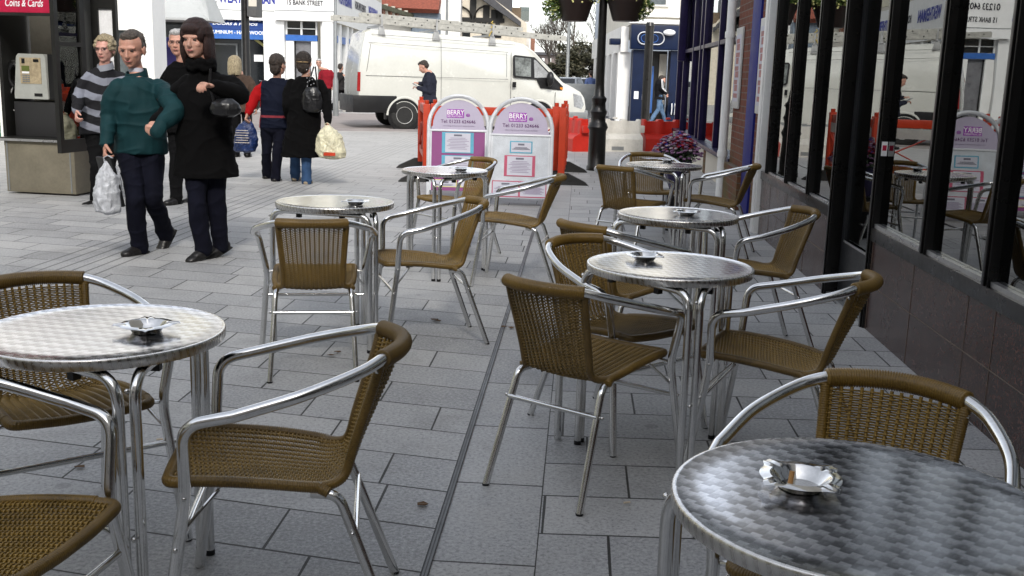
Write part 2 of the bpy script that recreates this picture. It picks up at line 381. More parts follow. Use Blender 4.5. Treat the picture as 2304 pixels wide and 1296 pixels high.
M['whitebarrier'] = plain('grubby_white_plastic', (.58, .56, .51), .5, 0, .1, 4, .1, .4, 0, .3)
M['rubber'] = plain('black_rubber', (.02, .02, .019), .8, 0, .3, 9, .4)
M['silverpaint'] = plain('silver_sign_frame', (.58, .60, .63), .4, .15, .08, 9)
M['paper'] = plain('white_paper', (.50, .50, .57), .6, 0, .03, 4)
M['crumpled'] = plain('creased_white_paper', (.50, .53, .57), .42, 0, .12, 9, .5)
M['lilac'] = plain('lilac_header_card', (.41, .37, .48), .5, 0, .04, 5)
M['magenta'] = plain('magenta_poster_card', (.22, .05, .18), .5, 0, .06, 5)
M['skyblue'] = plain('sky_blue_card', (.09, .34, .47), .5)
M['crimson'] = plain('crimson_card', (.42, .07, .13), .5)
M['yellowcard'] = plain('pale_yellow_card', (.66, .60, .22), .5)
M['logo'] = plain('purple_print', (.27, .015, .36), .5)
M['ink'] = plain('mauve_ink', (.10, .03, .12), .6)
M['inkpale'] = plain('pale_mauve_ink', (.28, .24, .34), .6)
M['inkblue'] = plain('blue_ink', (.02, .035, .30), .5)
M['inkblack'] = plain('black_ink', (.03, .03, .04), .6)
M['inkwhite'] = plain('white_lettering', (.80, .80, .80), .5)
M['inkgrey'] = plain('grey_ink', (.14, .14, .18), .6)
# ================================================================ tables, ashtrays and chairs
def make_table():
    t = empty('cafe_table')
    b = MB(); b.lathe([(.004,.716),(.27,.716),(.292,.7165),(.2965,.7185)], 96, closed=True); 
    top = MB(); top.lathe([(.0005,.7298),(.12,.7298),(.24,.7298),(.288,.7298),(.2905,.7305),(.2935,.7305)], 128, closed=False).build('table_top', M['tabletop'], t)
    rim = MB(); rim.lathe([(.2935,.7305),(.2975,.7298),(.2995,.7275),(.300,.722),(.2985,.706),(.2965,.7035),(.288,.7035),(.286,.708)], 128, closed=False)
    rim.lathe([(.286,.708),(.02,.708)], 64, closed=True); rim.build('table_rim', M['rim'], t)
    Rl = .315; off = .0185; ang = [0, 120, 240]
    def P(a, d, z, r=Rl):
        a = R(a); return Vector((r*math.cos(a)-d*math.sin(a), r*math.sin(a)+d*math.cos(a), z))
    for i in range(3):
        a0, a1 = ang[i], ang[i]+120
        f0 = P(a0, off, .012); t0 = P(a0, off, .6895); t1 = P(a1, -off, .6895); f1 = P(a1, -off, .012)
        m0 = t0.lerp(t1, .5); inner = m0*.82
        pts = fillet([f0, t0, t1, f1], .07, 10)
        MB().tube(pts, .0135, 12).build('leg_hoop', M['alu'], t)
        c = t0.lerp(t1, .28); c.z = .694
        bl = MB(); bl.box(-.011,.011,-.011,.011,-.032,.012, Matrix.Translation(c) @ Matrix.Rotation(R(a0+60),4,'Z')); bl.build('clip', M['blackplastic'], t, smooth=False); bl = MB()
        c = t1.lerp(t0, .28); c.z = .694
        bl.box(-.011,.011,-.011,.011,-.032,.012, Matrix.Translation(c) @ Matrix.Rotation(R(a0+60),4,'Z')); bl.build('clip', M['blackplastic'], t, smooth=False)
        for z in (.66, .30): MB().ball(P(a0, 0, z, Rl+.013), .0065, 8, 6).build('rivet', M['steel'], t)
        [MB().lathe([(.0142,0),(.0142,.016)], 12, P(a0, q_, 0)).build('foot_cap', M['blackplastic'], t) for q_ in (off, -off)]
    return t
def make_ashtray():
    def rad(th, r, z):
        if r < .043: return 1
        k = max(0, math.cos(4*th))**3; return 1+(.24*k if r > .055 else .06*k) + .05*math.cos(8*th)*0
    n = 72; b = MB(); prof = [(.0005,.002),(.029,.002),(.036,.012),(.042,.0235),(.0445,.0262),(.058,.0245),(.0592,.0235),(.0582,.0228),(.0455,.0245),(.0425,.022),(.037,.012),(.0315,.0008),(.0005,.0006)]
    b.lathe(prof, n, rad=rad, closed=False)
    b.v = [(x*1.12, y*1.12, z*.82) for x, y, z in b.v]
    for i, p in enumerate(b.v):                       # ribbed lobes and cigarette channels on the lip
        x, y, z = p; r = math.hypot(x, y); th = math.atan2(y, x)
        if r > .049:
            k = max(0, math.cos(4*th))**3; g = max(0, math.cos(4*th))**40
            z += .0022*k*min(1,(r-.049)/.01) - .0035*g
        b.v[i] = (x, y, z)
    o = b.build('ashtray', M['steel']); return o
K = dict(W=(.15,-.268,.716), B=(.272,.136,.592), F=(.271,.238,0), RL=(.193,-.306,0), SR=(.172,-.134,.392), SF=(.186,.225,.440))
def surf():
    # y, z, half width, backward bulge, sag
    P = [(.226,.436,.182,0,.004),(.205,.440,.182,0,.008),(.10,.436,.180,0,.014),(0,.427,.177,0,.016),(-.08,.416,.171,0,.015),(-.13,.409,.158,.002,.012),(-.165,.415,.140,.008,.004),(-.183,.437,.131,.014,0),(-.200,.50,.133,.022,0),(-.226,.585,.139,.032,0),(-.250,.66,.145,.040,0),(-.262,.708,.149,.043,0)]
    D = spline([Vector((a,b,c)) for a,b,c,_,_ in P], 10); E = spline([Vector((d,e,0)) for _,_,_,d,e in P], 10)
    L = [0]
    for i in range(1, len(D)): L.append(L[-1]+math.hypot(D[i].x-D[i-1].x, D[i].y-D[i-1].y))
    return np.array(L), np.array([[d.x,d.y,d.z,e.x,e.y] for d, e in zip(D, E)])
def make_chair():
    t = empty('bistro_chair'); L, T = surf(); tot = L[-1]
    def at(u, s):
        s = np.clip(s, 0, tot); q = [np.interp(s, L, T[:,i]) for i in range(5)]; k = 1-u*u
        return np.stack([u*q[2]+0*s, q[0]-q[3]*k, q[1]-q[4]*k], -1)
    def nrm(u, s):
        a = at(u, s+.002)-at(u, s-.002); b = at(u+.01, s)-at(u-.01, s); n = np.cross(a, b); return n/np.linalg.norm(n, axis=-1, keepdims=True)
    NS = 14; split = float(np.interp(-.150, -T[::1,0][:75][::1], L[:75])) if False else float(L[60])
    def tubes(paths, r, sides):
        vs_, fs = [], []; base = 0
        for P in paths:
            N = len(P); tg = np.gradient(P, axis=0); tg /= np.linalg.norm(tg, axis=1, keepdims=True)+1e-12
            ref = np.array([0.,.3,1.]) if abs(tg[N//2][2]) < .7 else np.array([0.,1.,.2])
            a = np.cross(tg, ref); a /= np.linalg.norm(a, axis=1, keepdims=True)+1e-12; b = np.cross(tg, a)
            th = np.arange(sides)*2*np.pi/sides
            V = P[:,None]+r*(a[:,None]*np.cos(th)[None,:,None]+b[:,None]*np.sin(th)[None,:,None])
            vs_.append(V.reshape(-1,3)); i = np.arange(N-1)[:,None]*sides; k = np.arange(sides)[None]; k2 = (k+1)%sides
            fs.append((np.stack([i+k, i+k2, i+sides+k2, i+sides+k], -1)+base).reshape(-1,4)); base += N*sides
        return np.concatenate(vs_), np.concatenate(fs)
    def wv(s0, s1, name):
        paths = []; step = .0056; n = int((s1-s0)/step); per = 7
        uu = np.linspace(-1, 1, NS*per+1)
        for j in range(n):
            s = np.full_like(uu, s0+(j+.5)*step); ph = ((uu+1)/2*NS+.5)*np.pi
            o = .0052*np.cos(ph)*(1 if j % 2 else -1); jit = .0006*math.sin(j*12.9)
            paths.append(at(uu, s+jit)+nrm(uu, s)*o[:,None])
        V, Fc = tubes(paths, .0022, 6)
        st = []
        for k in range(1, NS+1):
            u = -1+(k-.5)*2/NS; ss = np.linspace(s0, s1, int((s1-s0)/.012)+2); st.append(at(np.full_like(ss, u), ss))
        V2, F2 = tubes(st, .0042, 8)
        V = np.concatenate([V, V2]); Fc = np.concatenate([Fc, F2+len(V)-len(V2)])
        me = bpy.data.meshes.new(name); me.vertices.add(len(V)); me.vertices.foreach_set('co', V.ravel().astype(np.float32))
        me.loops.add(Fc.size); me.loops.foreach_set('vertex_index', Fc.ravel().astype(np.int32)); me.polygons.add(len(Fc))
        me.polygons.foreach_set('loop_start', np.arange(0, Fc.size, 4).astype(np.int32)); me.polygons.foreach_set('loop_total', np.full(len(Fc), 4, np.int32))
        me.update(); me.validate(); me.polygons.foreach_set('use_smooth', np.ones(len(Fc), bool)); me.materials.append(M['wicker'])
        o = bpy.data.objects.new(name, me); C.objects.link(o); o.parent = t; return o
    def roll(pts, r, name, pitch=.0056, sides=12, mat='wicker_roll'):
        P = [Vector(p) for p in pts]; d = [0]
        for i in range(1, len(P)): d.append(d[-1]+(P[i]-P[i-1]).length)
        n = max(4, int(d[-1]/(pitch/3))); s = np.linspace(0, d[-1], n+1); A = np.array([tuple(p) for p in P])
        Q = np.stack([np.interp(s, d, A[:,i]) for i in range(3)], 1)
        rs = [ (r*(.86 if i % 3 == 0 else 1.0)) for i in range(n+1)]; rs[0] = rs[-1] = r*.8
        return Q, rs
    seat = wv(.004, split, 'seat'); back = wv(split, tot-.004, 'backrest')
    # wound edge rolls
    def addroll(list_, name, parent):
        b = MB()
        for Q, rs in list_: b.tube([Vector(q) for q in Q], rs, 11)
        return b.build(name, M['wicker_roll'], parent, smooth='all')
    def edge(u, s0, s1, out=.008, n=40):
        ss = np.linspace(s0, s1, n); p = at(np.full_like(ss, u), ss); p[:,0] += np.sign(u)*out; return [Vector(q) for q in p]
    sA = float(np.interp(.12, T[:,0][::-1]*-1, L[::-1])) if False else .0
    i_c = int(np.argmin(np.abs(T[:60,0]+.118))); s_c = float(L[i_c])
    front = fillet([(-.186,.17,.437),(-.186,.228,.437),(-.06,.236,.431),(.06,.236,.431),(.186,.228,.437),(.186,.17,.437)], .028, 6)
    rs_ = [roll(front, .0145, 'x')]
    for sg in (-1, 1):
        e = edge(sg, .05, s_c, .006); e.append(Vector((sg*.176,-.142,.398))); rs_.append(roll(e, .0140, 'x'))
    [addroll([q_], 'edge_roll', seat) for q_ in rs_]
    rb = []
    for sg in (-1, 1): rb.append(roll(edge(sg, s_c-.012, tot, .002, 60), .0125, 'x'))
    [addroll([q_], 'edge_roll', back) for q_ in rb]
    # arm loop: foot, front leg, arm, round the back and down again
    def arm(sg): return [Vector((sg*.271,.240,.003)), Vector((sg*.232,.178,.42)), Vector((sg*.268,.165,.595)), Vector((sg*.284,.06,.627)), Vector((sg*.262,-.09,.667)), Vector((sg*.205,-.215,.702))]
    Lh = arm(-1); Rh = arm(1)
    backarc = [Vector((.152*math.cos(a)*1.0 if False else .152*(1-2*i/10), -.268-.052*(1-(1-2*i/10)**2), .720+.004*(1-(1-2*i/10)**2))) for i, a in enumerate([0]*11)][::-1]
    top = spline([Lh[3],Lh[4],Lh[5]]+backarc+[Rh[5],Rh[4],Rh[3]], 7)
    pl = fillet([Lh[0],Lh[1],Lh[2]-Vector((0,0,0)),top[0]], .045, 8)[:-1]
    pr = fillet([Rh[0],Rh[1],Rh[2],top[-1]], .045, 8)[:-1][::-1]
    pl = fillet([Lh[0],Lh[1],Vector((-.272,.172,.604)),Lh[3]], .05, 10)[:-1]; pr = fillet([Rh[0],Rh[1],Vector((.272,.172,.604)),Rh[3]], .05, 10)[:-1][::-1]
    MB().tube(pl+top+pr, .0145, 14).build('arm_frame', M['alu'], t)
    wr = spline([backarc[0]+Vector((0,0,0))]+backarc[1:], 6); Q, rs = roll(wr, .0225, 'x', .0060)
    MB().tube([Vector(q) for q in Q], rs, 14).build('top_roll', M['wicker_roll'], t, smooth='all')
    for sg in (-1, 1):
        pts = fillet([(sg*.160,-.10,.393),(sg*.170,-.165,.391),(sg*.193,-.306,.003)], .055, 10)
        MB().tube(pts, .0128, 12).build('rear_leg', M['alu'], t)
    MB().tube([(-.180,-.205,.300),(.180,-.205,.300)], .0085, 10).build('stretcher', M['alu'], t)
    MB().tube([(-.240,.196,.300),(.240,.196,.300)], .0085, 10).build('stretcher', M['alu'], t)
    for sg in (-1, 1):
        MB().tube([(sg*.235,.176,.418),(sg*.19,.176,.425)], .006, 8).build('bracket', M['alu'], t); MB().tube([(sg*.188,.11,.418),(sg*.240,.188,.335)], .005, 8).build('bracket', M['alu'], t)
    rv = MB()
    for sg in (-1, 1):
        for p in ((.246,.178,.42), (.256,.20,.30), (.195,-.198,.30), (.156,-.255,.690)): MB().ball((sg*p[0], p[1], p[2]), .0066, 8, 6).build('rivet', M['steel'], t)
    fc = MB()
    for x, y in ((-.271,.240),(.271,.240),(-.193,-.306),(.193,-.306)): MB().lathe([(.0118,0),(.0134,.005),(.0130,.008)], 12, (x,y,0)).build('foot_cap', M['blackplastic'], t)
    return t
TABLES = {'A':(-1.025,2.53,60),'B':(-.914,5.282,75),'C':(-.491,7.256,25),'D':(.568,3.705,38),'E':(.819,5.177,62),'F':(1.176,8.28,45),'G':(.567,1.567,30)}
TL = {'A':'round steel cafe table at the left edge in front of the people walking','B':'round steel cafe table with the chair seen squarely from behind pushed up to it','C':'small far round table standing just before the purple poster board',
'D':'round steel table between the two overlapping wicker chairs and the granite wall','E':'second round steel table along the window row, behind the nearer one','F':'farthest round table, by the flower bouquet and the brick pillar','G':'large near round table with checkered polish, filling the bottom right corner'}
tab0 = make_table(); first = True; tabs = {}
for k, (x, y, a) in TABLES.items():
    o = tab0 if first else copy_tree(tab0); first = False
    o.location = (x, y, 0); o.rotation_euler = (0,0,R(a)); tag(o, TL[k], 'table', 'round steel cafe tables'); tabs[k] = o
ASH = {'A':(330,742,.30),'B':(800,458,.7),'C':(1037,383,.2),'D':(1450,582,.9),'E':(1545,482,.5),'F':(1502,363,.1),'G':(1800,1090,.55)}
AL = {'A':'steel ashtray on the left edge table, beside the wicker chair arm','B':'steel ashtray on the table behind the chair seen squarely from behind','C':'tiny steel ashtray on the far table before the poster boards','D':'steel ashtray on the table nearest the granite wall, at its far left',
'E':'steel ashtray on the second table of the window row','F':'small steel ashtray on the farthest table beside the bouquet','G':'large near steel ashtray holding a cigarette end on the checkered table'}
ash0 = make_ashtray(); first = True
for k, (px, py, rz) in ASH.items():
    p = GP(px, py, .735); o = ash0 if first else copy_tree(ash0); first = False
    p.z = .7307; o.location = p; o.rotation_euler = (0,0,rz); tag(o, AL[k], 'ashtray', 'steel ashtrays on the tables')
    if k == 'G':
        cb = MB().tube([(0,0,0),(.004,.006,.024)], .0042, 10).build('cigarette_end', plain('tan_filter_paper', (.50,.26,.09), .7), None)
        cb.location = p+Vector((-.019,-.008,.004)); tag(cb, 'tan cigarette end stubbed out in the near ashtray', 'cigarette end')
pf = GP(1478, 357, .733); MB().box(-.11,.11,-.05,.05,0,.003).build('menu_card', M['paper'], loc=(pf.x, pf.y+.05, .7312)); tag(bpy.data.objects['menu_card'], 'white folded card lying on the farthest table', 'menu card'); bpy.data.objects['menu_card'].rotation_euler = (0,0,.5)
CH = {'c1':(-1.304,2.904,3.8,'wicker chair behind the left edge table, its curved arm showing above the top'),'c2':(-1.101,1.981,-1.729,'wicker chair cut off by the bottom left corner'),
'c3':(-.585,2.478,1.703,'near wicker chair seen from its side, right of the left edge table'),'c4':(-.933,4.82,.158,'wicker chair seen squarely from behind with a see-through back'),
'c5':(-.47,5.386,1.859,'wicker chair side on, right of the one seen squarely from behind'),'c6':(-.465,8.1,2.28,'wicker chair behind the far table, in front of the poster boards'),
'c7':(.008,7.025,1.411,'wicker chair side on below the white poster board'),'c8':(.91,8.1,-.60,'wicker chair with its back to us, left of the farthest table'),
'c9':(1.188,9.149,3.162,'farthest wicker chair, facing us behind the farthest table'),'c10':(1.651,8.5,1.23,'wicker chair side on in front of the brick pillar'),
'c11':(.52,4.853,-.867,'wicker chair whose back top peeks over the next chair, left of the second window table'),'c12':(1.26,5.434,1.70,'wicker chair side on beside the cafe door, right of the second window table'),
'c13':(.439,4.041,-2.42,'dark wicker chair with a horseshoe back tucked behind the nearer one'),'c14':(.267,3.501,-.643,'wicker chair seen from behind standing beside the drain line'),
'c15':(.956,3.634,1.134,'wicker chair side on by the granite wall, facing the nearer window table'),'c16':(.722,2.006,2.60,'near wicker chair facing us behind the large bottom right table')}
ch0 = make_chair(); first = True
for k, (x, y, a, lb) in CH.items():
    o = ch0 if first else copy_tree(ch0); first = False
    o.location = (x, y, 0); o.rotation_euler = (0,0,a); tag(o, lb, 'chair', 'aluminium and wicker cafe chairs')
# ================================================================ ground
g = MB(); g.quad((-300,-40,0),(300,-40,0),(300,400,0),(-300,400,0)); tag(g.build('pavement', M['paving'], smooth=False), kind='structure')
def flat(poly, z, name, mat):
    b = MB(); b.add([(x,y,z) for x,y in poly], [tuple(range(len(poly)))]); o = b.build(name, mat, smooth=False, fix=True); return tag(o, kind='structure')
VD = Vector((math.cos(R(19.5)), math.sin(R(19.5)), 0))       # direction of the cross street
def cs(a, d): p = Vector((-3.9,26.0,0))+VD*a+Vector((-VD.y,VD.x,0))*d; return (p.x, p.y)
flat([cs(-60,-1.2),cs(12,-1.2),cs(12,9.5),cs(-60,9.5)], .004, 'road', M['road'])
kb = MB(); 
kb.add([(*cs(-60,-1.5),.006),(*cs(9,-1.5),.006),(*cs(9,-1.2),.006),(*cs(-60,-1.2),.006)], [(0,1,2,3)]); tag(kb.build('kerb', M['kerb'], smooth=False), kind='structure')
flat([(2.2,30),(4.6,30),(11,140),(2,140)], .008, 'side_road', M['asphalt'])
# drain slot: dark channel with two steel lips
d = MB(); d.box(-.3935,-.3765,-3,24,.001,.0045, SM); dr = tag(d.build('drain_channel', M['blackmetal'], smooth=False), 'narrow black slot drain running along the paving', 'drain')
e = MB(); e.box(-.3965,-.3936,-3,24,.002,.0065, SM); e.box(-.3764,-.3735,-3,24,.002,.0065, SM); e.box(-.3858,-.3842,-3,24,.002,.0058, SM); e.build('steel_edge', plain('dull_drain_steel',(.035,.035,.035),.6,.2), dr, smooth=False)
# small litter: twigs, leaves and cigarette ends
lm_ = plain('dry_leaf_brown', (.10,.055,.025), .8); lw = plain('pale_litter', (.6,.5,.38), .8)
LL = ['between the legs of the squarely turned chair','just behind the legs of the squarely turned chair','on the paving left of the drain, upper of two','on the paving left of the drain, lower of two','beside the drain, left one of two','beside the drain, right one of two','under the left edge table','beneath the left edge chair near its legs','right of the chair by the drain','beside the large near table','below the side-on near chair back','on the slabs left of the lower drain','touching the two leaves left of the drain']
for i, (px, py) in enumerate([(760,795),(745,803),(975,722),(985,725),(1135,738),(1150,740),(352,995),(178,1055),(1403,1138),(1512,1270),(640,1062),(950,1140),(980,722)]):
    p = GP(px, py); b = MB(); rnd = random.Random(i); n = 6; a0 = rnd.random()*6
    if i in (6, 8, 9): b.tube([(0,0,.006),(.022,.008,.006)], .0035, 7); nm, lb, mt = 'cigarette_end', 'cigarette end on the paving '+LL[i], lw
    else:
        q = [Vector((math.cos(a0+k)*(.012+.012*rnd.random()), math.sin(a0+k)*(.008+.01*rnd.random()), .002+.006*rnd.random())) for k in range(n)]
        b.add(q+[v_+Vector((0,0,.002)) for v_ in q], [tuple(range(n)), tuple(reversed(range(n,2*n)))]+[(k,n+k,n+(k+1)%n,(k+1)%n) for k in range(n)]); nm, lb, mt = 'dead_leaf', 'crumpled brown dead leaf '+LL[i], lm_
    o = b.build(nm, mt, loc=(p.x,p.y,.0045), smooth=False); tag(o, lb, 'litter', 'litter on the paving')
# ================================================================ cafe front
bk_ = empty('shade_block', (0,-11,0), 0, 'tall unseen block added behind the viewer to shade the near tables', 'building'); MB().box(-16,14,-4,0,0,13).build('wall', plain('pale_shade_block',(.42,.36,.31),.85), bk_, smooth=False)  # unseen block added behind the camera to keep sun off the near paving
for i_ in range(10):
    for z_ in (1,4.2,7.4,10.4): MB().box(-14.4+i_*2.9,-13+i_*2.9,.001,.05,z_,z_+1.9).build('window_pane', M['midglass'], bk_, smooth=False)
def sbox(b, l0,l1,s0,s1,z0,z1): return b.box(l0,l1,s0,s1,z0,z1,SM)
cafe = empty('cafe_building', ST(1.7,4), 0, 'cafe front with black window frames above a brown granite wall', 'building')
inv = Matrix.Translation(-ST(1.7,4))
def cpart(b, name, mat, parent=cafe, **k):
    b.v = [tuple(inv @ Vector(p)) for p in b.v]; return b.build(name, mat, parent, **k)
DS0, DS1 = 6.08, 7.0     # door opening
GT = .515
gw = MB(); sbox(gw, 1.70,1.95,-6,DS0-.06,.0,GT); sbox(gw, 1.70,1.95,DS1+.05,9.78,0,GT); gran = cpart(gw, 'granite_wall', M['granite'], smooth=False)
gj = MB()
for s0, s1 in ((-6,DS0-.06),(DS1+.05,9.78)):
    sbox(gj, 1.6975,1.70,s0,s1,.262,.2665); sbox(gj, 1.695,1.70,s0,s1,GT-.004,GT+.0005)
    s = s0
    while s < s1-.2: sbox(gj, 1.6978,1.6995,s+.75,s+.7535,.0,GT-.004); s += .75
for k_ in range(5): sbox(gj, 1.6978,1.6995,4.2-k_*.75,4.2035-k_*.75,.0,GT-.004)
cpart(gj, 'grout_line', M['grout'], gran, smooth=False)
fr = MB(); sbox(fr, 1.685,1.80,-6,DS0-.06,GT+.001,GT+.075); sbox(fr, 1.685,1.80,DS1+.05,9.78,GT+.001,GT+.075)
cpart(fr, 'window_sill', M['frame'], bevel=.004)
tr = MB(); sbox(tr, 1.700,1.7265,-6,DS0-.06,GT+.0755,GT+.098); sbox(tr, 1.700,1.7265,DS1+.05,9.78,GT+.0755,GT+.090); cpart(tr, 'silver_bead', M['sillmetal'], smooth=False)
MUL = [9.52,8.62,7.78, DS1+.03, DS0-.03, 5.13,4.32,3.5,2.68,1.86,1.04,.2,-.7,-1.6,-2.6,-3.8,-5]
for i, s in enumerate(MUL):
    b = MB(); z0 = 0 if s in (DS1+.03, DS0-.03) else GT+.0755; wdt = .030; sbox(b, 1.686,1.80,s-wdt,s+wdt,z0,2.9); sbox(b, 1.676,1.6859,s-wdt*.45,s+wdt*.45,z0,2.9)
    cpart(b, 'mullion', M['frame'], bevel=.003)
gb = MB(); sbox(gb, 1.727,1.732,-6,DS0-.06,GT+.099,2.9); sbox(gb, 1.727,1.732,DS1+.06,9.69,GT+.099,2.9); cpart(gb, 'window_pane', M['glass'], smooth=False)
# door
db = MB(); sbox(db, 1.77,1.81,DS0+.005,DS1-.005,.02,.37); sbox(db,1.77,1.81,DS0+.005,DS0+.075,.371,2.1); sbox(db,1.77,1.81,DS1-.075,DS1-.005,.371,2.1); sbox(db,1.77,1.81,DS0+.005,DS1-.005,2.101,2.2)
door = cpart(db, 'door', plain('dark_grey_door', (.018,.019,.021), .35), smooth=False)
tg = MB(); sbox(tg,1.764,1.768,DS0+.08,DS1-.08,.372,.386); cpart(tg, 'door_trim', M['sillmetal'], door, smooth=False)
dg = MB(); sbox(dg,1.785,1.79,DS0+.08,DS1-.08,.39,2.1); cpart(dg, 'door_glass', M['glass'], door, smooth=False)
th = MB(); sbox(th,1.70,1.9,DS0-.02,DS1+.02,0,.018); cpart(th, 'threshold', M['sillmetal'], door, smooth=False)
hd = MB(); hd.tube([ST(1.745,DS0+.05,.95),ST(1.715,DS0+.05,.98),ST(1.715,DS0+.05,1.35),ST(1.745,DS0+.05,1.38)], .012, 8); cpart(hd, 'door_handle', M['alu'], door)
ns = MB(); sbox(ns,1.684,1.6858,6.004,6.012,.96,1.10) if False else sbox(ns,1.692,1.724,5.998,5.9996,1.0,1.08); nsg = cpart(ns, 'no_smoking_sticker', M['inkwhite'], smooth=False)
q = MB(); q.v=[]; sbox(q,1.697,1.719,5.9965,5.9979,1.03,1.06); cpart(q, 'red_symbol', M['red'], nsg, smooth=False)
up = MB(); sbox(up, 1.62,1.95,-6,9.78,2.9,3.5); cpart(up, 'fascia', M['frame'], smooth=False)
uw = MB(); sbox(uw, 1.72,8,-14,9.78,3.501,7.6); sbox(uw,1.9,8,-14,-6,0,3.5); cpart(uw, 'upper_wall', plain('pale_upper_stone',(.50,.47,.42),.8), smooth=False)
# interior seen through the glass
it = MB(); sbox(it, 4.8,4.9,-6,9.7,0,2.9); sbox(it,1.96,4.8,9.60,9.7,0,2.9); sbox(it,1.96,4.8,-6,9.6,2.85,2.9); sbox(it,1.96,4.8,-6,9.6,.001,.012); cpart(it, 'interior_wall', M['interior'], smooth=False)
def in_chair(l, s, rz):
    t = empty('wooden_chair', ST(l,s,.012), rz); 
    for sx in (-.19,.19):
        MB().box(sx-.017,sx+.017,.16,.19,0,.44).build('leg', M['wood'], t, smooth=False)
        MB().box(sx-.017,sx+.017,-.20,-.17,0,.92).build('leg', M['wood'], t, smooth=False)
    MB().box(-.21,.21,-.2,.2,.44,.475).build('seat', M['wood'], t, bevel=.006); MB().box(-.17,.17,-.196,-.174,.62,.88).build('backrest', M['wood'], t, bevel=.004); return t
WL_ = ['in the nearest cafe window','in the window right of the cafe door','just past the cafe door','in the far cafe window']
for i, (l, s, rz) in enumerate(((2.5,4.4,2.0),(2.6,5.2,1.0),(2.5,6.6,-1.2),(2.6,7.6,1.5))):
    tag(in_chair(l, s, rz), 'dim orange wooden chair behind the glass '+WL_[i], 'chair', 'wooden chairs inside the cafe')
for l, s in ((3.2,4.8),(3.2,7.1)):
    t = empty('wooden_table', ST(l,s,.012)); MB().lathe([(.36,.70),(.38,.71),(.38,.73),(.36,.735)],32).build('table_top', M['wood'], t); MB().lathe([(.22,0),(.2,.02),(.04,.05),(.035,.70)],16).build('pedestal', M['blackmetal'], t)
    tag(t, 'dim round wooden table inside the cafe '+('right of the door' if s < 6 else 'left of the door'), 'table', 'wooden tables inside the cafe')
# two posters hung inside the windows
yel = plain('yellow_print', (.75,.72,.08), .5); rd = plain('poster_red', (.55,.10,.05), .5)
for s0, s1 in ((5.55,5.9),(7.78,8.22)):
    t = empty('window_poster', ST(1.80,(s0+s1)/2,1.2)); tag(t, 'red topped yellow poster in the '+('window right of the door' if s0<6 else 'window left of the door'), 'poster', 'posters inside the cafe windows'); iv = Matrix.Translation(-ST(1.80,(s0+s1)/2,1.2))
    for nm, z0, z1, mt in (('red_band',1.36,1.62,rd),('yellow_band',1.02,1.358,yel),('lower_band',.92,1.018,rd)):
        b = MB(); sbox(b,1.80,1.803,s0,s1,z0,z1); b.v=[tuple(iv@Vector(p)) for p in b.v]; b.build(nm, mt, t, smooth=False)
# white corner post between cafe and brick shop
wp = MB(); sbox(wp,1.66,1.79,9.79,9.97,0,4.5); sbox(wp,1.645,1.6599,9.83,9.93,0,4.5)
tag(wp.build('corner_post', M['white'], bevel=.006), 'white painted post where the granite front ends', 'post')
# brick shop with blue strip, purple framed window
bs = empty('brick_shop', ST(1.9,12), 0, 'brick shop with a violet framed bay window and a cobalt strip', 'building'); inv2 = Matrix.Translation(-ST(1.9,12))
def bpart(b, name, mat, parent=bs, **k):
    b.v = [tuple(inv2 @ Vector(p)) for p in b.v]; return b.build(name, mat, parent, **k)
b = MB(); sbox(b,1.80,2.3,10.03,11.0,0,3.4); sbox(b,1.80,2.3,11.56,12.65,0,3.4); sbox(b,1.74,1.799,11.56,12.65,0,.45); sbox(b,2.9,6,10,22,0,3.4); bpart(b, 'brick_wall', M['brick'], smooth=False)
b = MB(); sbox(b,1.78,2.3,11.02,11.54,0,3.4); bpart(b, 'blue_strip', M['cobalt'], bevel=.005)
dp = MB(); dp.tube([ST(1.73,12.80,.02),ST(1.73,12.80,3.3)], .052, 14)
for z in (.5,1.9,3.2): dp.tube([ST(1.73,12.80,z),ST(1.73,12.80,z+.07)], .062, 14)
bpart(dp, 'drainpipe', M['white'])
# bay window
b = MB(); s0, s1 = 13.0, 21.6; lw_ = 1.93
sbox(b,lw_,lw_+.2,s0,s1,.0,.40); bpart(b, 'stall_riser', M['cream2'], smooth=False)
for k_ in range(4): b = MB(); sbox(b,lw_-.004,lw_,s0+1+k_*2.1,s0+1.3+k_*2.1,0,.40); bpart(b, 'brick_pier', M['brick'], smooth=False)
b = MB(); sbox(b,lw_-.10,lw_+.2,s0,s1,.401,.46); bpart(b, 'window_sill', M['purple'], bevel=.006)
for s in (13.06,15.2,17.1,17.6,18.7,20.3,21.5):
    b = MB(); sbox(b,lw_-.03,lw_+.08,s-.045,s+.045,.461,3.0); bpart(b, 'mullion', M['purple'], bevel=.005)
b = MB(); sbox(b,lw_-.02,lw_+.07,s0,s1,1.9,1.96); bpart(b, 'transom', M['purple'], bevel=.004)
b = MB(); sbox(b,lw_+.03,lw_+.036,s0,s1,.461,3.0); bpart(b, 'window_pane', M['glass'], smooth=False)
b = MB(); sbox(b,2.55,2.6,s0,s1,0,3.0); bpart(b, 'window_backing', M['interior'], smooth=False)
b = MB(); sbox(b,lw_-.10,lw_+.6,s0,s1,3.0,3.4); bpart(b, 'fascia', M['purple'], smooth=False)
# projecting violet sign past the window
b = MB(); b.add([], []); sbox(b,1.78,1.93,20.2,20.32,1.75,3.3); o = b.build('hanging_sign', M['purple'], bevel=.03); tag(o, 'dull violet projecting sign at the end of the bay window', 'sign')
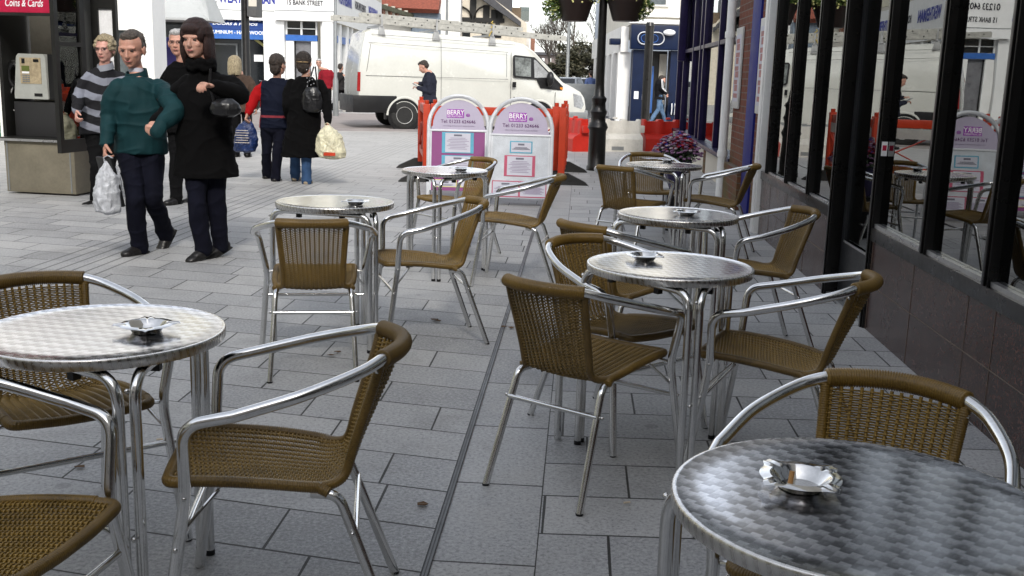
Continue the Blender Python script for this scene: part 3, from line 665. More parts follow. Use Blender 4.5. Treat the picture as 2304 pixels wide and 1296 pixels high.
# framed menu boards on the wall
def menu(l, s0, s1, z0, z1, label):
    t = empty('menu_board', ST(l,(s0+s1)/2,z0)); iv = Matrix.Translation(-ST(l,(s0+s1)/2,z0))
    b = MB(); sbox(b,l-.022,l,s0,s1,z0,z1); b.v=[tuple(iv@Vector(p)) for p in b.v]; b.build('case', plain('pale_grey_case',(.5,.5,.48),.45), t, bevel=.006)
    b = MB(); sbox(b,l-.025,l-.0225,s0+.06,s1-.06,z0+.08,z1-.08); b.v=[tuple(iv@Vector(p)) for p in b.v]; b.build('menu_sheet', M['paper'], t, smooth=False)
    b = MB()
    for k_ in range(9):
        zz = z0+.12+(z1-z0-.26)*k_/8.5; sbox(b,l-.027,l-.0255,s0+.09+.03*(k_%3),s1-.10-.04*(k_%2),zz,zz+.05*(1+.4*(k_%2)))
    b.v=[tuple(iv@Vector(p)) for p in b.v]; b.build('menu_photo', plain('menu_print',(.34,.12,.12),.5,0,.6,30), t, smooth=False); tag(t, label, 'menu board', 'menu boards on the shop wall')
menu(1.795, 10.35, 10.93, 1.08, 2.02, 'white framed menu case beside the cobalt blue strip')
menu(1.795, 12.12, 12.6, 1.09, 2.0, 'pale framed menu case between the brick pillar and the drainpipe')
# ================================================================ people
def remesh(b, name, voxel, mats, parent, smooth_it=3, folds=0, fs=1.0, seed=0.0):
    me = b.mesh(name+'_tmp'); o = bpy.data.objects.new(name, me); C.objects.link(o)
    m = o.modifiers.new('r', 'REMESH'); m.mode = 'VOXEL'; m.voxel_size = voxel; m.use_smooth_shade = True
    if smooth_it: q = o.modifiers.new('s', 'SMOOTH'); q.iterations = smooth_it; q.factor = .5
    dg = bpy.context.evaluated_depsgraph_get(); n = bpy.data.meshes.new_from_object(o.evaluated_get(dg)); n.name = name
    o.modifiers.clear(); o.data = n; bpy.data.meshes.remove(me); o.name = name
    n.materials.clear()
    for mt in mats: n.materials.append(mt)
    if folds:
        nv = len(n.vertices); co = np.empty(nv*3, np.float32); n.vertices.foreach_get('co', co); co = co.reshape(-1,3)
        no = np.empty(nv*3, np.float32); n.vertices.foreach_get('normal', no); no = no.reshape(-1,3)
        d = np.empty(nv, np.float32)
        for i in range(nv):
            x, y, z = co[i]; p = Vector((x*7*fs+seed, y*7*fs, z*4.2*fs)); a = mnoise.noise(p); c = mnoise.noise(p*2.3+Vector((5,1,2)))
            rd = 1-abs(mnoise.noise(Vector((x*5*fs+seed+z*3, y*5*fs, z*9*fs))))*2
            d[i] = (a*.9+c*.35+max(0,rd)**3*.55)*folds
        co += no*d[:,None]; n.vertices.foreach_set('co', co.ravel()); n.update()
    n.polygons.foreach_set('use_smooth', [True]*len(n.polygons))
    o.parent = parent; return o
def limb(b, pts, rs, n=14):
    P = [Vector(p) for p in pts]; out = []; rr = []
    for i in range(len(P)-1):
        for k in range(5): t = k/5; out.append(P[i].lerp(P[i+1], t)); rr.append(rs[i]*(1-t)+rs[i+1]*t)
    out.append(P[-1]); rr.append(rs[-1]); b.tube(out, rr, n)
    for p, r in zip(P, rs): b.ball(p, r, 12, 8)
def hand(b, wr, d, up, k, side=1, curl=.9):
    """palm, four unequal bent fingers and a thumb from the side of the palm; d points to the fingertips, up is the back of the hand"""
    d = d.normalized(); up = (up-d*up.dot(d)).normalized(); s = d.cross(up)*side
    pal = [wr+d*.01*k, wr+d*.045*k, wr+d*.088*k]
    for i, (p, w_, h_) in enumerate(zip(pal, (.027,.038,.040), (.018,.017,.014))):
        b.ball(p, (w_*k, .035*k, h_*k), 12, 8, Matrix((s, d, up)).transposed().to_3x3())
    for f, (off, ln) in enumerate(((.031,.072),(.011,.080),(-.010,.075),(-.030,.058))):
        p = wr+d*.092*k+s*off*k; a = .25; q = [p]
        for seg, fr in enumerate((.42,.33,.25)):
            a += curl*(.55 if seg else .35)+(f*.06); p = p+(d*math.cos(a)-up*math.sin(a))*ln*fr*k; q.append(p)
        limb(b, q, [.0105*k,.0098*k,.009*k,.0078*k], 9)
    p = wr+d*.028*k+s*.030*k; q = [p, p+(d*.6+s*.7-up*.25).normalized()*.035*k, p+(d*.85+s*.55-up*.5).normalized()*.062*k]
    q.append(q[-1]+(d*.8-up*.7).normalized()*.022*k); limb(b, q, [.015*k,.0125*k,.0110*k,.0088*k], 9)
SKINS = {}
def skin(c):
    if c not in SKINS:
        m = NM('skin_%d' % len(SKINS)); co = m.coord(); a = m.noise(co, 18, 3); m.set(m.ramp(a, [(.3, tuple(q*.82 for q in c)), (.7, (c[0]*1.12, c[1]*1.02, c[2]))]), .5, 0, .4)
        m.b.inputs['Subsurface Weight'].default_value = .08; m.b.inputs['Subsurface Radius'].default_value = (.02,.008,.004); SKINS[c] = m.m
    return SKINS[c]
def hairmat(name, c0, c1):
    m = NM(name); co = m.coord(); x,y,z = m.sep(co)[:3]; a = m.noise(m.comb(m.math('MULTIPLY',x,1),m.math('MULTIPLY',y,1),m.math('MULTIPLY',z,.35)), 90, 4, .7)
    m.set(m.ramp(a, [(.35, c0), (.65, c1)]), .55, 0, .4); m.bump(a, 1.0, .012); return m.m
def cloth(name, c, var=.2, rough=.9, sheen=0):
    m = NM(name); co = m.coord(); a = m.noise(co, 9, 4); b2 = m.noise(co, 320, 2); f = m.math('ADD', m.math('MULTIPLY', a, .6), m.math('MULTIPLY', b2, .4))
    m.set(m.ramp(f, [(.3, tuple(q*(1-var) for q in c)), (.7, tuple(q*(1+var) for q in c))]), rough, 0, .15); m.b.inputs['Sheen Weight'].default_value = sheen*.3; m.bump(b2, .3, .002); return m.m
def stripes():
    m = NM('striped_knit'); co = m.coord(); x,y,z = m.sep(co)[:3]; wv_ = m.noise(co, 5, 3); zz = m.math('ADD', m.math('DIVIDE', m.math('ADD', z, m.math('MULTIPLY', m.math('ABSOLUTE', x), -.35)), .158), m.math('MULTIPLY', wv_, .22))
    k = m.math('GREATER_THAN', m.math('FRACT', zz), .56); b2 = m.noise(co, 300, 2)
    m.set(m.mix(k, m.mix(m.math('MULTIPLY', b2, .4), (.008,.008,.010), (.03,.03,.034)), m.mix(b2, (.14,.15,.18), (.26,.27,.32))), .9, 0, .2); m.bump(b2, .4, .003); return m.m
TJ = dict(hipL=(-.09,0,.90),hipR=(.09,0,.90),kneeL=(-.10,.02,.49),kneeR=(.10,.02,.49),ankL=(-.10,-.02,.085),ankR=(.10,-.02,.085),shL=(-.185,0,1.42),shR=(.185,0,1.42),
          elL=(-.25,-.03,1.13),elR=(.25,-.03,1.13),wrL=(-.25,.06,.88),wrR=(.25,.06,.88),neck=(0,0,1.47),head=(0,.02,1.61))
def person(label, loc, rz, H, joints, top, trouser, shoes='black', skinc=(.46,.27,.20), hair=None, head_yaw=0, head_pitch=0, voxel=.0075, girth=1.0,
           hem=.80, skirt=None, glasses=False, cap=None, collar=None, hands=(True,True), curl=(.9,.9), sleeve=.058, toe=(0,0), scarf=None, detail=True, group=None, undershirt=None, jr=1.0, hs_=1.13):
    k = H/1.75; t = empty('person', loc, R(rz), label, 'person', group)
    Rm = Matrix.Rotation(-R(rz), 3, 'Z'); J = {n: Vector(v)*k for n, v in TJ.items()}
    for n, v in joints.items():
        J[n] = Vector(v[1:])*k if v[0] == 'l' else Rm @ (AT(*v)-Vector(loc))
    g = girth; sh = (J['shL']+J['shR'])/2; hp = (J['hipL']+J['hipR'])/2; sd_ = (J['shR']-J['shL']); sd_.z = 0; sd_.normalize(); fw = Vector((-sd_.y, sd_.x, 0)); hd_ = (J['hipR']-J['hipL']); hd_.z=0; hd_.normalize()
    def torso(b, fat, z0, z1=None, flare=0, thin=0):
        rg = []; n = 22; top_z = sh.z+.02*k
        prof = [(0,.168*g,.115*g),(.14,.165*g,.118*g),(.35,.156*g,.118*g),(.6,.172*g,.125*g),(.78,.176,.118),(.88,.160,.104),(.96,.126,.088),(1.03,.086,.072),(1.06,.070,.066)]
        zlo = z0*k
        if zlo < hp.z: prof = [(-(hp.z-zlo)/(sh.z-hp.z), .185*g*(1+flare), .15*g*(1+flare)), (-(hp.z-zlo)/(sh.z-hp.z)*.5, .182*g*(1+flare*.5), .135*g*(1+flare*.5))]+prof
        for f, rx, ry in prof:
            if zlo >= hp.z and f < 0: continue
            c = hp.lerp(sh, f) if f > 0 else Vector((hp.x, hp.y, hp.z+f*(sh.z-hp.z)))
            if f > 1: c = sh+(J['neck']-sh)*((f-1)/.13)*.8+Vector((0,0,.0))
            s_ = (hd_*(1-min(max(f,0),1))+sd_*min(max(f,0),1)).normalized(); fr_ = Vector((-s_.y, s_.x, 0))
            rg.append([c+s_*math.cos(2*math.pi*i/n)*(rx+fat)*k+fr_*math.sin(2*math.pi*i/n)*(ry+fat)*k for i in range(n)])
        b.rings(rg)
    # --- body: one continuous surface
    hc = J['head']; hm = (Matrix.Rotation(R(head_yaw), 3, 'Z') @ Matrix.Rotation(R(-head_pitch), 3, 'X'))
    kb_ = k; k = k*1.0; hk = k*hs_
    def hp_(x, y, z): return hc+hm @ (Vector((x, y, z))*hk)
    b = MB(); torso(b, -.020, .80)
    for s in 'LR':
        limb(b, [J['sh'+s]+(sh-J['sh'+s])*.22+Vector((0,0,-.065*k)), J['el'+s], J['wr'+s]], [.046*k,.036*k,.026*k])
        limb(b, [J['hip'+s], J['knee'+s], J['ank'+s]], [.075*k,.05*k,.036*k])
    limb(b, [sh+Vector((0,0,.0)), J['neck'], hp_(0,-.012,-.055)], [.060*k,.052*k,.050*k])
    H3 = lambda p, r: b.ball(hp_(*p), tuple(q*hk for q in r), 18, 12, hm)
    H3((0,-.012,.035),(.077,.094,.085)); H3((0,.018,-.025),(.064,.072,.088)); H3((0,.040,-.072),(.042,.040,.036)); H3((0,.064,-.088),(.022,.018,.018))
    if detail:
        H3((0,.072,.028),(.056,.018,.014)); H3((.036,.058,-.018),(.022,.022,.022)); H3((-.036,.058,-.018),(.022,.022,.022))
        b.tube([hp_(0,.084,.018), hp_(0,.100,-.012), hp_(0,.107,-.026)], [.008*k,.011*k,.014*k], 10); H3((0,.098,-.028),(.017,.016,.010))
        H3((0,.086,-.052),(.023,.010,.006)); H3((0,.084,-.062),(.020,.010,.006))
        for sx in (-1,1):
            H3((sx*.079,-.008,-.008),(.010,.020,.031)); H3((sx*.085,-.014,.004),(.006,.014,.018))
    for i, s in enumerate('LR'):
        if hands[i]:
            d = (J['wr'+s]-J['el'+s]).normalized()
            dn = (d+Vector((0,0,-.35))).normalized() if abs(d.z) > .5 else d
            out = (sd_ if s == 'R' else -sd_) if abs(d.z) > .5 else Vector((0,0,1))
            hand(b, J['wr'+s], dn, out, k, 1 if (s == 'L') else -1, curl[i])
    body = remesh(b, 'body', voxel*.82, [skin(skinc)], t, 2)
    if detail:
        wm_ = bpy.data.materials.get('eye_dark') or plain('eye_dark', (.03,.022,.02), .15); lm2 = bpy.data.materials.get('lip_tone') or plain('lip_tone', (.33,.10,.09), .45)
        for sx in (-1,1): MB().ball(hp_(sx*.030,.079,.010), tuple(q*hk for q in (.0125,.006,.0058)), 10, 6, hm).build('eye', wm_, body)
        MB().ball(hp_(0,.0935,-.056), tuple(q*hk for q in (.021,.005,.0052)), 10, 6, hm).build('lips', lm2, body)
    # --- garments
    tb = MB(); fat = .020*jr; torso(tb, fat, hem, flare=(skirt or {}).get('flare', 0)); sl = sleeve*jr
    for i, s in enumerate('LR'):
        cuff = J['el'+s].lerp(J['wr'+s], .97)
        limb(tb, [J['sh'+s]+(sh-J['sh'+s])*.16+Vector((0,0,-.055*k)), J['el'+s].lerp(J['sh'+s], .5), J['el'+s], J['el'+s].lerp(J['wr'+s], .5), cuff], [(sl+.008)*k, (sl+.006)*k, (sl+.004)*k, sl*.93*k, sl*.72*k])
    jk = remesh(tb, top[0], voxel, [top[1]], t, 2, .017*k, 1/k, len(label)*1.7)
    if collar:
        cb = MB(); n = 20; rr = []
        for zz, ra in ((-.045,.070),(-.01,.068),(.012,.071),(.014,.079),(-.01,.085),(-.05,.092)):
            rr.append([J['neck']+Vector((math.cos(2*math.pi*i/n)*ra*k, math.sin(2*math.pi*i/n)*ra*k*.95, (zz-.024*(1+math.sin(2*math.pi*i/n)))*k)) for i in range(n)])
        cb.rings(rr, cap=False); cb.build('collar', collar, jk)
    if undershirt:
        MB().tube([J['neck']+fw*.035*k+Vector((0,0,-.075*k)), J['neck']+fw*.012*k+Vector((0,0,-.005*k))], [(.030*k,.042*k),(.055*k,.058*k)], 14).build('undershirt', undershirt, t)
    if scarf: 
        sb_ = MB(); n = 28
        for q_ in range(2): sb_.tube([J['neck']+Vector((math.cos(2*math.pi*i/n)*.095*k, math.sin(2*math.pi*i/n)*.085*k+.01, (.004-.035*q_+.012*math.sin(i*1.3+q_))*k)) for i in range(n+1)], .026*k, 10)
        remesh(sb_, 'scarf', voxel, [scarf], t, 2, .006, 2)
    lb = MB(); torso(lb, .006, .84) if hem > .7 else None
    pr = MB()
    for s in 'LR': limb(pr, [J['hip'+s]+Vector((0,0,.03*k)), J['knee'+s], J['ank'+s]+Vector((0,.0,-.028*k))], [.094*k*min(g,1.12), .069*k, .062*k])
    pr.ball(hp+Vector((0,-.01,.02*k)), (.165*k*g,.118*k*g,.13*k), 18, 12, Matrix((hd_, Vector((-hd_.y,hd_.x,0)), Vector((0,0,1)))).transposed())
    remesh(pr, 'trousers', voxel, [trouser], t, 2, .015*k, 1/k, 3.3)
    shm = {'black': M['shoe'], 'tan': M['shoe_tan']}.get(shoes, M['shoe'])
    for i, s in enumerate('LR'):
        a = J['ank'+s]; ta = R(toe[i]); f = Vector((0, math.cos(ta), -math.sin(ta))); u = Vector((0, math.sin(ta), math.cos(ta))); sb2 = MB(); heel = a-u*.045*k
        limb(sb2, [a+u*.02*k, a-u*.02*k], [.05*k,.048*k]); mt3 = Matrix((Vector((1,0,0)), f, u)).transposed()
        sb2.ball(heel-f*.02*k+u*.006*k, tuple(q*k for q in (.042,.052,.044)), 14, 8, mt3); sb2.ball(heel+f*.06*k-u*.004*k, tuple(q*k for q in (.048,.092,.042)), 14, 8, mt3); sb2.ball(heel+f*.125*k-u*.008*k, tuple(q*k for q in (.048,.062,.033)), 14, 8, mt3)
        so = remesh(sb2, 'shoe', .007 if detail else .012, [shm], t, 2)
        sl_ = MB(); sl_.tube([heel-f*.068*k-u*.030*k, heel-f*.03*k-u*.032*k, heel+f*.07*k-u*.033*k, heel+f*.15*k-u*.032*k, heel+f*.182*k-u*.029*k], [(.028*k,.008*k),(.036*k,.009*k),(.043*k,.009*k),(.044*k,.009*k),(.025*k,.007*k)], 12).build('sole', M['rubber'], so)
    # --- hair
    if hair:
        st_, hmt = hair; hb = MB(); HB = lambda p, r: hb.ball(hp_(*p), tuple(q*hk for q in r), 18, 12, hm)
        if st_ == 'short':
            HB((0,-.032,.056),(.081,.088,.074)); HB((0,-.064,.012),(.074,.055,.070)); HB((0,.012,.092),(.066,.07,.038))
        elif st_ == 'receding':
            HB((0,-.036,.050),(.081,.084,.074)); HB((0,-.064,.008),(.075,.052,.066)); HB((.0,.0,.088),(.060,.072,.034)); HB((.072,-.022,.012),(.010,.03,.045)); HB((-.072,-.022,.012),(.010,.03,.045))
        elif st_ == 'curly':
            rnd = random.Random(3)
            for _ in range(110):
                th, ph = rnd.uniform(0, 6.28), rnd.uniform(0, 1.95); v = Vector((.082*math.sin(ph)*math.cos(th), -.012+.092*math.sin(ph)*math.sin(th), .038+.088*math.cos(ph)))
                if v.y > .045 and v.z < .085: continue
                HB(tuple(v), (.021,.021,.019))
            HB((0,-.03,.05),(.085,.09,.08)); HB((0,-.06,.0),(.078,.052,.078))
        elif st_ == 'bob':
            HB((0,-.028,.048),(.094,.102,.092)); HB((0,-.060,-.045),(.098,.060,.110)); HB((.078,-.012,-.045),(.030,.055,.100)); HB((-.078,-.012,-.045),(.030,.055,.100)); HB((0,.052,.076),(.070,.045,.036)); HB((.055,.045,.045),(.024,.036,.05)); HB((-.055,.045,.045),(.024,.036,.05))
        elif st_ == 'hooded': HB((0,-.022,.038),(.088,.098,.095)); HB((0,-.05,-.03),(.072,.058,.085))
        if st_ == 'bob':
            rnd = random.Random(5)
            for q_ in range(420):
                a = rnd.uniform(0, 2*math.pi); front = math.sin(a) > .55; sx_ = math.cos(a); sy_ = math.sin(a); ln = rnd.uniform(.9, 1.06); pts = []
                lo_ = .045 if front else -.155*ln
                for i in range(9):
                    f = i/8
                    if f < .5: ph = f/.5*math.pi/2; rr_ = math.sin(ph); zz_ = .048+.098*math.cos(ph)
                    else: rr_ = 1+.07*(f-.5)-.10*max(0,f-.85)*3; zz_ = .048+(lo_-.048)*(f-.5)*2
                    pts.append(hp_(sx_*.099*rr_+rnd.uniform(-.003,.003), -.026+sy_*(.104 if front else .098)*rr_+rnd.uniform(-.003,.003)-(.012 if not front and f > .5 else 0), zz_))
                hb.tube(pts, [.0055*hk]*8+[.002*hk], 5)
        h_ = remesh(hb, 'hair', (.006 if st_ != 'bob' else .0042) if detail else .01, [hmt], t, 1 if st_ != 'bob' else 0, .007 if st_ != 'bob' else 0, 5)
    if cap:
        cb = MB(); cb.ball(hp_(0,-.018,.052), (.088*hk,.103*hk,.082*hk), 20, 12, hm); cb.ball(hp_(0,.085,.052),(.062*hk,.06*hk,.010*hk),14,6,hm)
        ck = remesh(cb, 'cap', .008, [cap], t, 2)
        MB().tube([hp_(math.cos(R(a))*.080,-.018+math.sin(R(a))*.098,.012) for a in range(200,345,12)], .006*k, 8).build('strap', plain('tan_strap',(.35,.24,.12),.6), ck)
    if glasses:
        gb_ = MB()
        for sx in (-1,1):
            gb_.tube([hp_(sx*.030+.021*math.cos(a*math.pi/8), .095, .010+.014*math.sin(a*math.pi/8)) for a in range(17)], .0022*k, 6, False)
            gb_.tube([hp_(sx*.052,.094,.014), hp_(sx*.078,.07,.014), hp_(sx*.084,-.01,.010)], .002*k, 6)
        gb_.tube([hp_(-.009,.097,.012), hp_(.009,.097,.012)], .002*k, 6); gb_.build('glasses', M['inkblack'], t)
    return t, J, Rm
M['shoe'] = plain('black_leather_shoe', (.010,.009,.009), .38); M['shoe_tan'] = plain('beige_trainer', (.30,.25,.18), .7)
cl_navy = cloth('dark_navy_denim', (.0035,.004,.010), .35, .9, 0); cl_black = cloth('black_wool', (.0015,.0014,.0016), .35, .95, 0); cl_green = cloth('bottle_green_jacket', (.006,.031,.036), .22, .7)
cl_blue = cloth('blue_denim', (.035,.075,.16), .4); cl_blackt = cloth('black_trousers', (.003,.003,.0035), .3)
grey_hair = hairmat('grey_hair', (.09,.08,.065), (.36,.33,.28)); dk_hair = hairmat('brown_black_hair', (.014,.010,.008), (.05,.035,.026)); au_hair = hairmat('dark_auburn_hair', (.010,.004,.003), (.030,.009,.007)); blond = hairmat('ash_blond_hair', (.16,.125,.075), (.42,.35,.22)); silver_hair = hairmat('silver_hair', (.25,.25,.25), (.62,.61,.60))
pf = (.54,.30,.225)
P1 = person('man in a bottle green jacket and dark jeans', (-2.72,7.72,0), 152, 1.69,
  dict(head=(296,112,7.68),neck=(306,156,7.72),shR=(260,186,7.62),shL=(364,184,7.76),elR=(246,262,7.62),wrR=(238,322,7.5),elL=(390,250,7.44),wrL=(350,298,7.26),hipR=(292,345,7.7),hipL=(342,345,7.75),kneeR=(302,452,7.52),ankR=(315,548,7.66),kneeL=(345,445,7.62),ankL=(372,520,7.98)),
  ('jacket', cl_green), cl_navy, skinc=(.50,.27,.20), hair=('receding', hairmat('greying_brown_hair', (.030,.022,.017), (.10,.08,.065))), head_yaw=28, head_pitch=14, hem=.83, girth=1.02, collar=cl_green, hands=(False,True), curl=(.9,1.5), sleeve=.062, toe=(48,4), jr=1.04, undershirt=M['paper'])
P2 = person('auburn haired woman in a long black coat, arm in arm with the green jacket', (-2.25,7.55,0), 142, 1.70,
  dict(head=(440,92,7.55),neck=(455,142,7.58),shR=(414,172,7.6),shL=(512,172,7.62),elR=(390,240,7.62),wrR=(352,272,7.38),elL=(540,215,7.5),wrL=(482,196,7.30),hipR=(440,335,7.55),hipL=(482,335,7.6),kneeR=(442,455,7.45),ankR=(458,553,7.5),kneeL=(484,452,7.58),ankL=(497,545,7.66)),
  ('coat', cl_black), cl_navy, skinc=(.50,.29,.22), hair=('bob', au_hair), head_yaw=30, head_pitch=4, hem=.62, skirt=dict(flare=.12), girth=1.08, scarf=cl_black, curl=(1.2,1.0), sleeve=.060, toe=(20,20), jr=1.05)
P3 = person('woman with short fair hair and glasses in a grey and black striped cardigan', (-4.02,10.5,0), 150, 1.66,
  dict(head=(236,112,10.5),neck=(236,140,10.5),shR=(196,162,10.45),shL=(272,162,10.6),elR=(180,214,10.4),wrR=(173,250,10.2),hipR=(213,300,10.5),hipL=(250,300,10.6),kneeR=(220,375,10.4),ankR=(217,448,10.5),kneeL=(247,375,10.6),ankL=(250,446,10.8)),
  ('cardigan', stripes()), cl_blackt, skinc=(.55,.31,.25), hair=('curly', blond), head_yaw=26, head_pitch=4, glasses=True, hem=.78, girth=1.28, sleeve=.062, curl=(.9,1.3), collar=cloth('grey_cowl_collar', (.22,.23,.26)))
P4 = person('silver haired woman with glasses in black, half hidden behind the auburn haired woman', (-3.42,10.72,0), 158, 1.72,
  dict(head=(400,98,10.7),neck=(408,125,10.7),shR=(384,147,10.65),shL=(436,148,10.8),hipR=(397,280,10.7),hipL=(428,280,10.7),kneeR=(396,370,10.6),ankR=(397,442,10.6),kneeL=(430,370,10.8),ankL=(436,440,10.9)),
  ('coat', cl_black), cl_blackt, skinc=pf, hair=('short', silver_hair), head_yaw=26, head_pitch=0, glasses=True, hem=.74, girth=1.05)
cl_dknavy = cloth('navy_nylon_jacket', (.014,.018,.034), .3, .6)
def panel_jacket():
    m = NM('navy_white_red_jacket'); co = m.coord(); x,y,z = m.sep(co)[:3]
    arm = m.math('LESS_THAN', x, -.215); sh_ = m.math('MULTIPLY', m.math('GREATER_THAN', z, 1.30), m.math('LESS_THAN', x, -.13)); pipe = m.math('COMPARE', z, .805, .014); yoke = m.math('COMPARE', m.math('ADD', z, m.math('MULTIPLY', m.math('ABSOLUTE', x), .4)), 1.36, .016)
    c = m.mix(0.0, (.006,.008,.018), (0,0,0)); c = m.mix(arm, c, (.30,.006,.008)); c = m.mix(sh_, c, (.62,.62,.66)); c = m.mix(yoke, c, (.55,.52,.56)); c = m.mix(pipe, c, (.20,.03,.04)); m.set(c, .8, 0, .1); return m.m
P5 = person('person seen from behind in a navy jacket with a red sleeve, holding a blue bag', (-2.98,13.2,0), -6, 1.66,
  dict(head=(626,146,13.2),neck=(624,166,13.2),shL=(592,184,13.25),shR=(654,182,13.2),elL=(570,226,13.2),wrL=(558,254,13.1),elR=(655,245,13.1),wrR=(650,280,13.4),hipL=(603,288,13.2),hipR=(634,288,13.2),kneeL=(600,340,13.2),kneeR=(626,342,13.1),ankL=(600,392,13.4),ankR=(620,398,13.1)),
  ('jacket', panel_jacket()), cl_navy, hair=('hooded', dk_hair), head_yaw=-25, hem=.82, girth=1.1, hands=(True,False), voxel=.009, jr=1.1)
P6 = person('person seen from behind in a long black coat and dark cap with pale jeans', (-2.58,12.95,0), -4, 1.67,
  dict(head=(684,142,12.95),neck=(690,162,12.95),shL=(650,180,13.0),shR=(724,180,12.9),elL=(645,236,12.9),wrL=(655,275,13.1),elR=(734,232,12.85),wrR=(738,274,12.75),hipL=(668,288,12.95),hipR=(700,288,12.95),kneeL=(664,350,13.0),kneeR=(690,350,12.85),ankL=(664,394,13.2),ankR=(690,403,12.9)),
  ('coat', cl_black), cl_blue, shoes='tan', hair=('hooded', dk_hair), cap=cloth('charcoal_cap', (.03,.026,.024)), hem=.35, skirt=dict(flare=.24), girth=1.22, hands=(False,True), voxel=.009, jr=1.05)
P7 = person('white haired man in a dark red jacket far off by the corner shop', (-6.5,36,0), 170, 1.74, dict(head=(717,142,36),neck=(720,153,36)),
  ('jacket', cloth('dark_red_jacket', (.20,.010,.018))), cl_blackt, hair=('short', silver_hair), head_yaw=15, glasses=True, voxel=.016)
P8 = person('youth in a dark jacket striding past the corner shop', (-6.1,36.4,0), -100, 1.64, dict(kneeL=('l',-.1,.20,.50),ankL=('l',-.1,.24,.10),kneeR=('l',.1,-.06,.48),ankR=('l',.1,-.36,.14),wrR=('l',.16,.14,1.30),elR=('l',.24,.0,1.15)),
  ('jacket', cloth('charcoal_jacket', (.022,.020,.020))), cl_blackt, hair=('short', dk_hair), head_yaw=80, voxel=.016, jr=1.05)
P9 = person('man in a dark suit with his head bowed over a phone beside the white van', (-2.02,24.2,0), 84, 1.74,
  dict(head=(953,151,24.2),neck=(963,166,24.2),elL=(966,206,24.0),wrL=(941,198,24.1),elR=('l',.22,.04,1.13),wrR=('l',.10,.26,1.17),kneeR=('l',.1,.04,.49),ankR=('l',.1,.10,.09),kneeL=('l',-.1,-.02,.49),ankL=('l',-.1,-.16,.10)),
  ('suit_jacket', cloth('charcoal_suit', (.020,.022,.034))), cloth('suit_trousers', (.014,.015,.022)), hair=('short', dk_hair), head_pitch=28, voxel=.012, hem=.76, collar=M['inkwhite'], jr=1.1, girth=1.12, skinc=pf)
P10 = person('man in a black tracksuit top with white sleeve stripes and blue jeans', (4.55,34,0), -78, 1.72,
  dict(head=(1490,180,34),elR=('l',.24,-.02,1.15),wrR=('l',.20,.16,.98),kneeL=('l',-.1,.14,.49),ankL=('l',-.1,.30,.10),kneeR=('l',.1,-.04,.48),ankR=('l',.1,-.28,.14)),
  ('tracksuit_top', cloth('black_tracksuit', (.008,.008,.010))), cloth('light_denim', (.09,.15,.24), .4), hair=('short', dk_hair), head_pitch=16, voxel=.014, skinc=pf)
sb_ = MB(); 
for o_ in (0,.035): sb_.tube([Vector((.285,-.055+o_,1.42)),Vector((.325,-.05+o_,1.28)),Vector((.322,-.03+o_,1.15)),Vector((.29,.10+o_,1.04))], .010, 6)
sb_.build('sleeve_stripe', M['inkwhite'], P10[0])
P11 = person('distant person in a blue shirt walking up the side street behind the lamp post', (3.15,46,0), 20, 1.72, {}, ('shirt', cloth('pale_blue_shirt', (.12,.17,.36))), cl_blackt, hair=('short', dk_hair), voxel=.02, detail=False)
P12 = person('distant person in dark clothes beside the narrow side street wall', (4.05,44,0), 10, 1.74, {}, ('coat', cl_black), cl_blackt, hair=('short', dk_hair), voxel=.02, detail=False, hem=.7)
P13 = person('small fair haired person ahead, mostly hidden behind the black coat', (-4.35,16.6,0), 0, 1.56, dict(head=(529,146,16.6)), ('jacket', cloth('brown_jacket', (.06,.04,.03))), cl_blackt, hair=('bob', blond), voxel=.014, detail=False)
# phone in the suited man's hand
p = AT(934,191,24.08); ph = MB().box(-.035,.035,-.065,.065,-.006,.006).build('mobile_phone', M['greymetal'], bevel=.003, loc=p); ph.rotation_euler = (.5,0,1.3); tag(ph, 'small grey mobile phone in the suited man\'s hand', 'phone')
# ---------------- bags
def bagmat(name, c, tr=0.0):
    m = NM(name); co = m.coord(); a = m.noise(co, 14, 5, .65, 1.2); m.set(m.ramp(a, [(.3, tuple(q*.6 for q in c)), (.7, tuple(min(1,q*1.1) for q in c))]), .35, 0, .5); m.bump(a, .9, .02)
    m.b.inputs['Transmission Weight'].default_value = 0; m.b.inputs['Subsurface Weight'].default_value = tr; m.b.inputs['Subsurface Radius'].default_value = (.03,.03,.03); return m.m
def carrier(px_top, px_bot, Y, wd, mat, label, name='carrier_bag', dp=.10, rz=0, seed=1, sway=0):
    a = AT(*px_top, Y); b_ = AT(*px_bot, Y); t = empty(name, b_, rz, label, 'bag'); h = (a-b_).z; dx = (a-b_).x
    mb = MB(); rg = []; n = 26; rnd = random.Random(seed)
    for f, wf in ((0,.45),(.04,.86),(.2,1.0),(.45,.92),(.65,.80),(.78,.55),(.86,.30),(.92,.17)):
        rg.append([Vector((dx*f+math.cos(2*math.pi*i/n)*wd/2*wf*(1+.09*math.sin(5*2*math.pi*i/n+f*6+seed)), math.sin(2*math.pi*i/n)*dp*wf*(1+.12*math.sin(7*2*math.pi*i/n+f*9)), h*f)) for i in range(n)])
    mb.rings(rg); bd = remesh(mb, 'bag_body', .008, [mat], t, 1, .012, 2.2, seed)
    for q in (-1,1): MB().tube([Vector((dx*.90+q*.02,0,h*.88)), Vector((dx+q*.03,0,h*.96)), Vector((dx,0,h*1.0))], [(.018,.006),(.014,.005),(.012,.005)], 8).build('handle', mat, t)
    return t
carrier((243,350),(243,480), 7.42, .19, bagmat('white_polythene', (.56,.58,.62), .2), 'crumpled white carrier bag hanging from the green jacketed man\'s hand', seed=2)
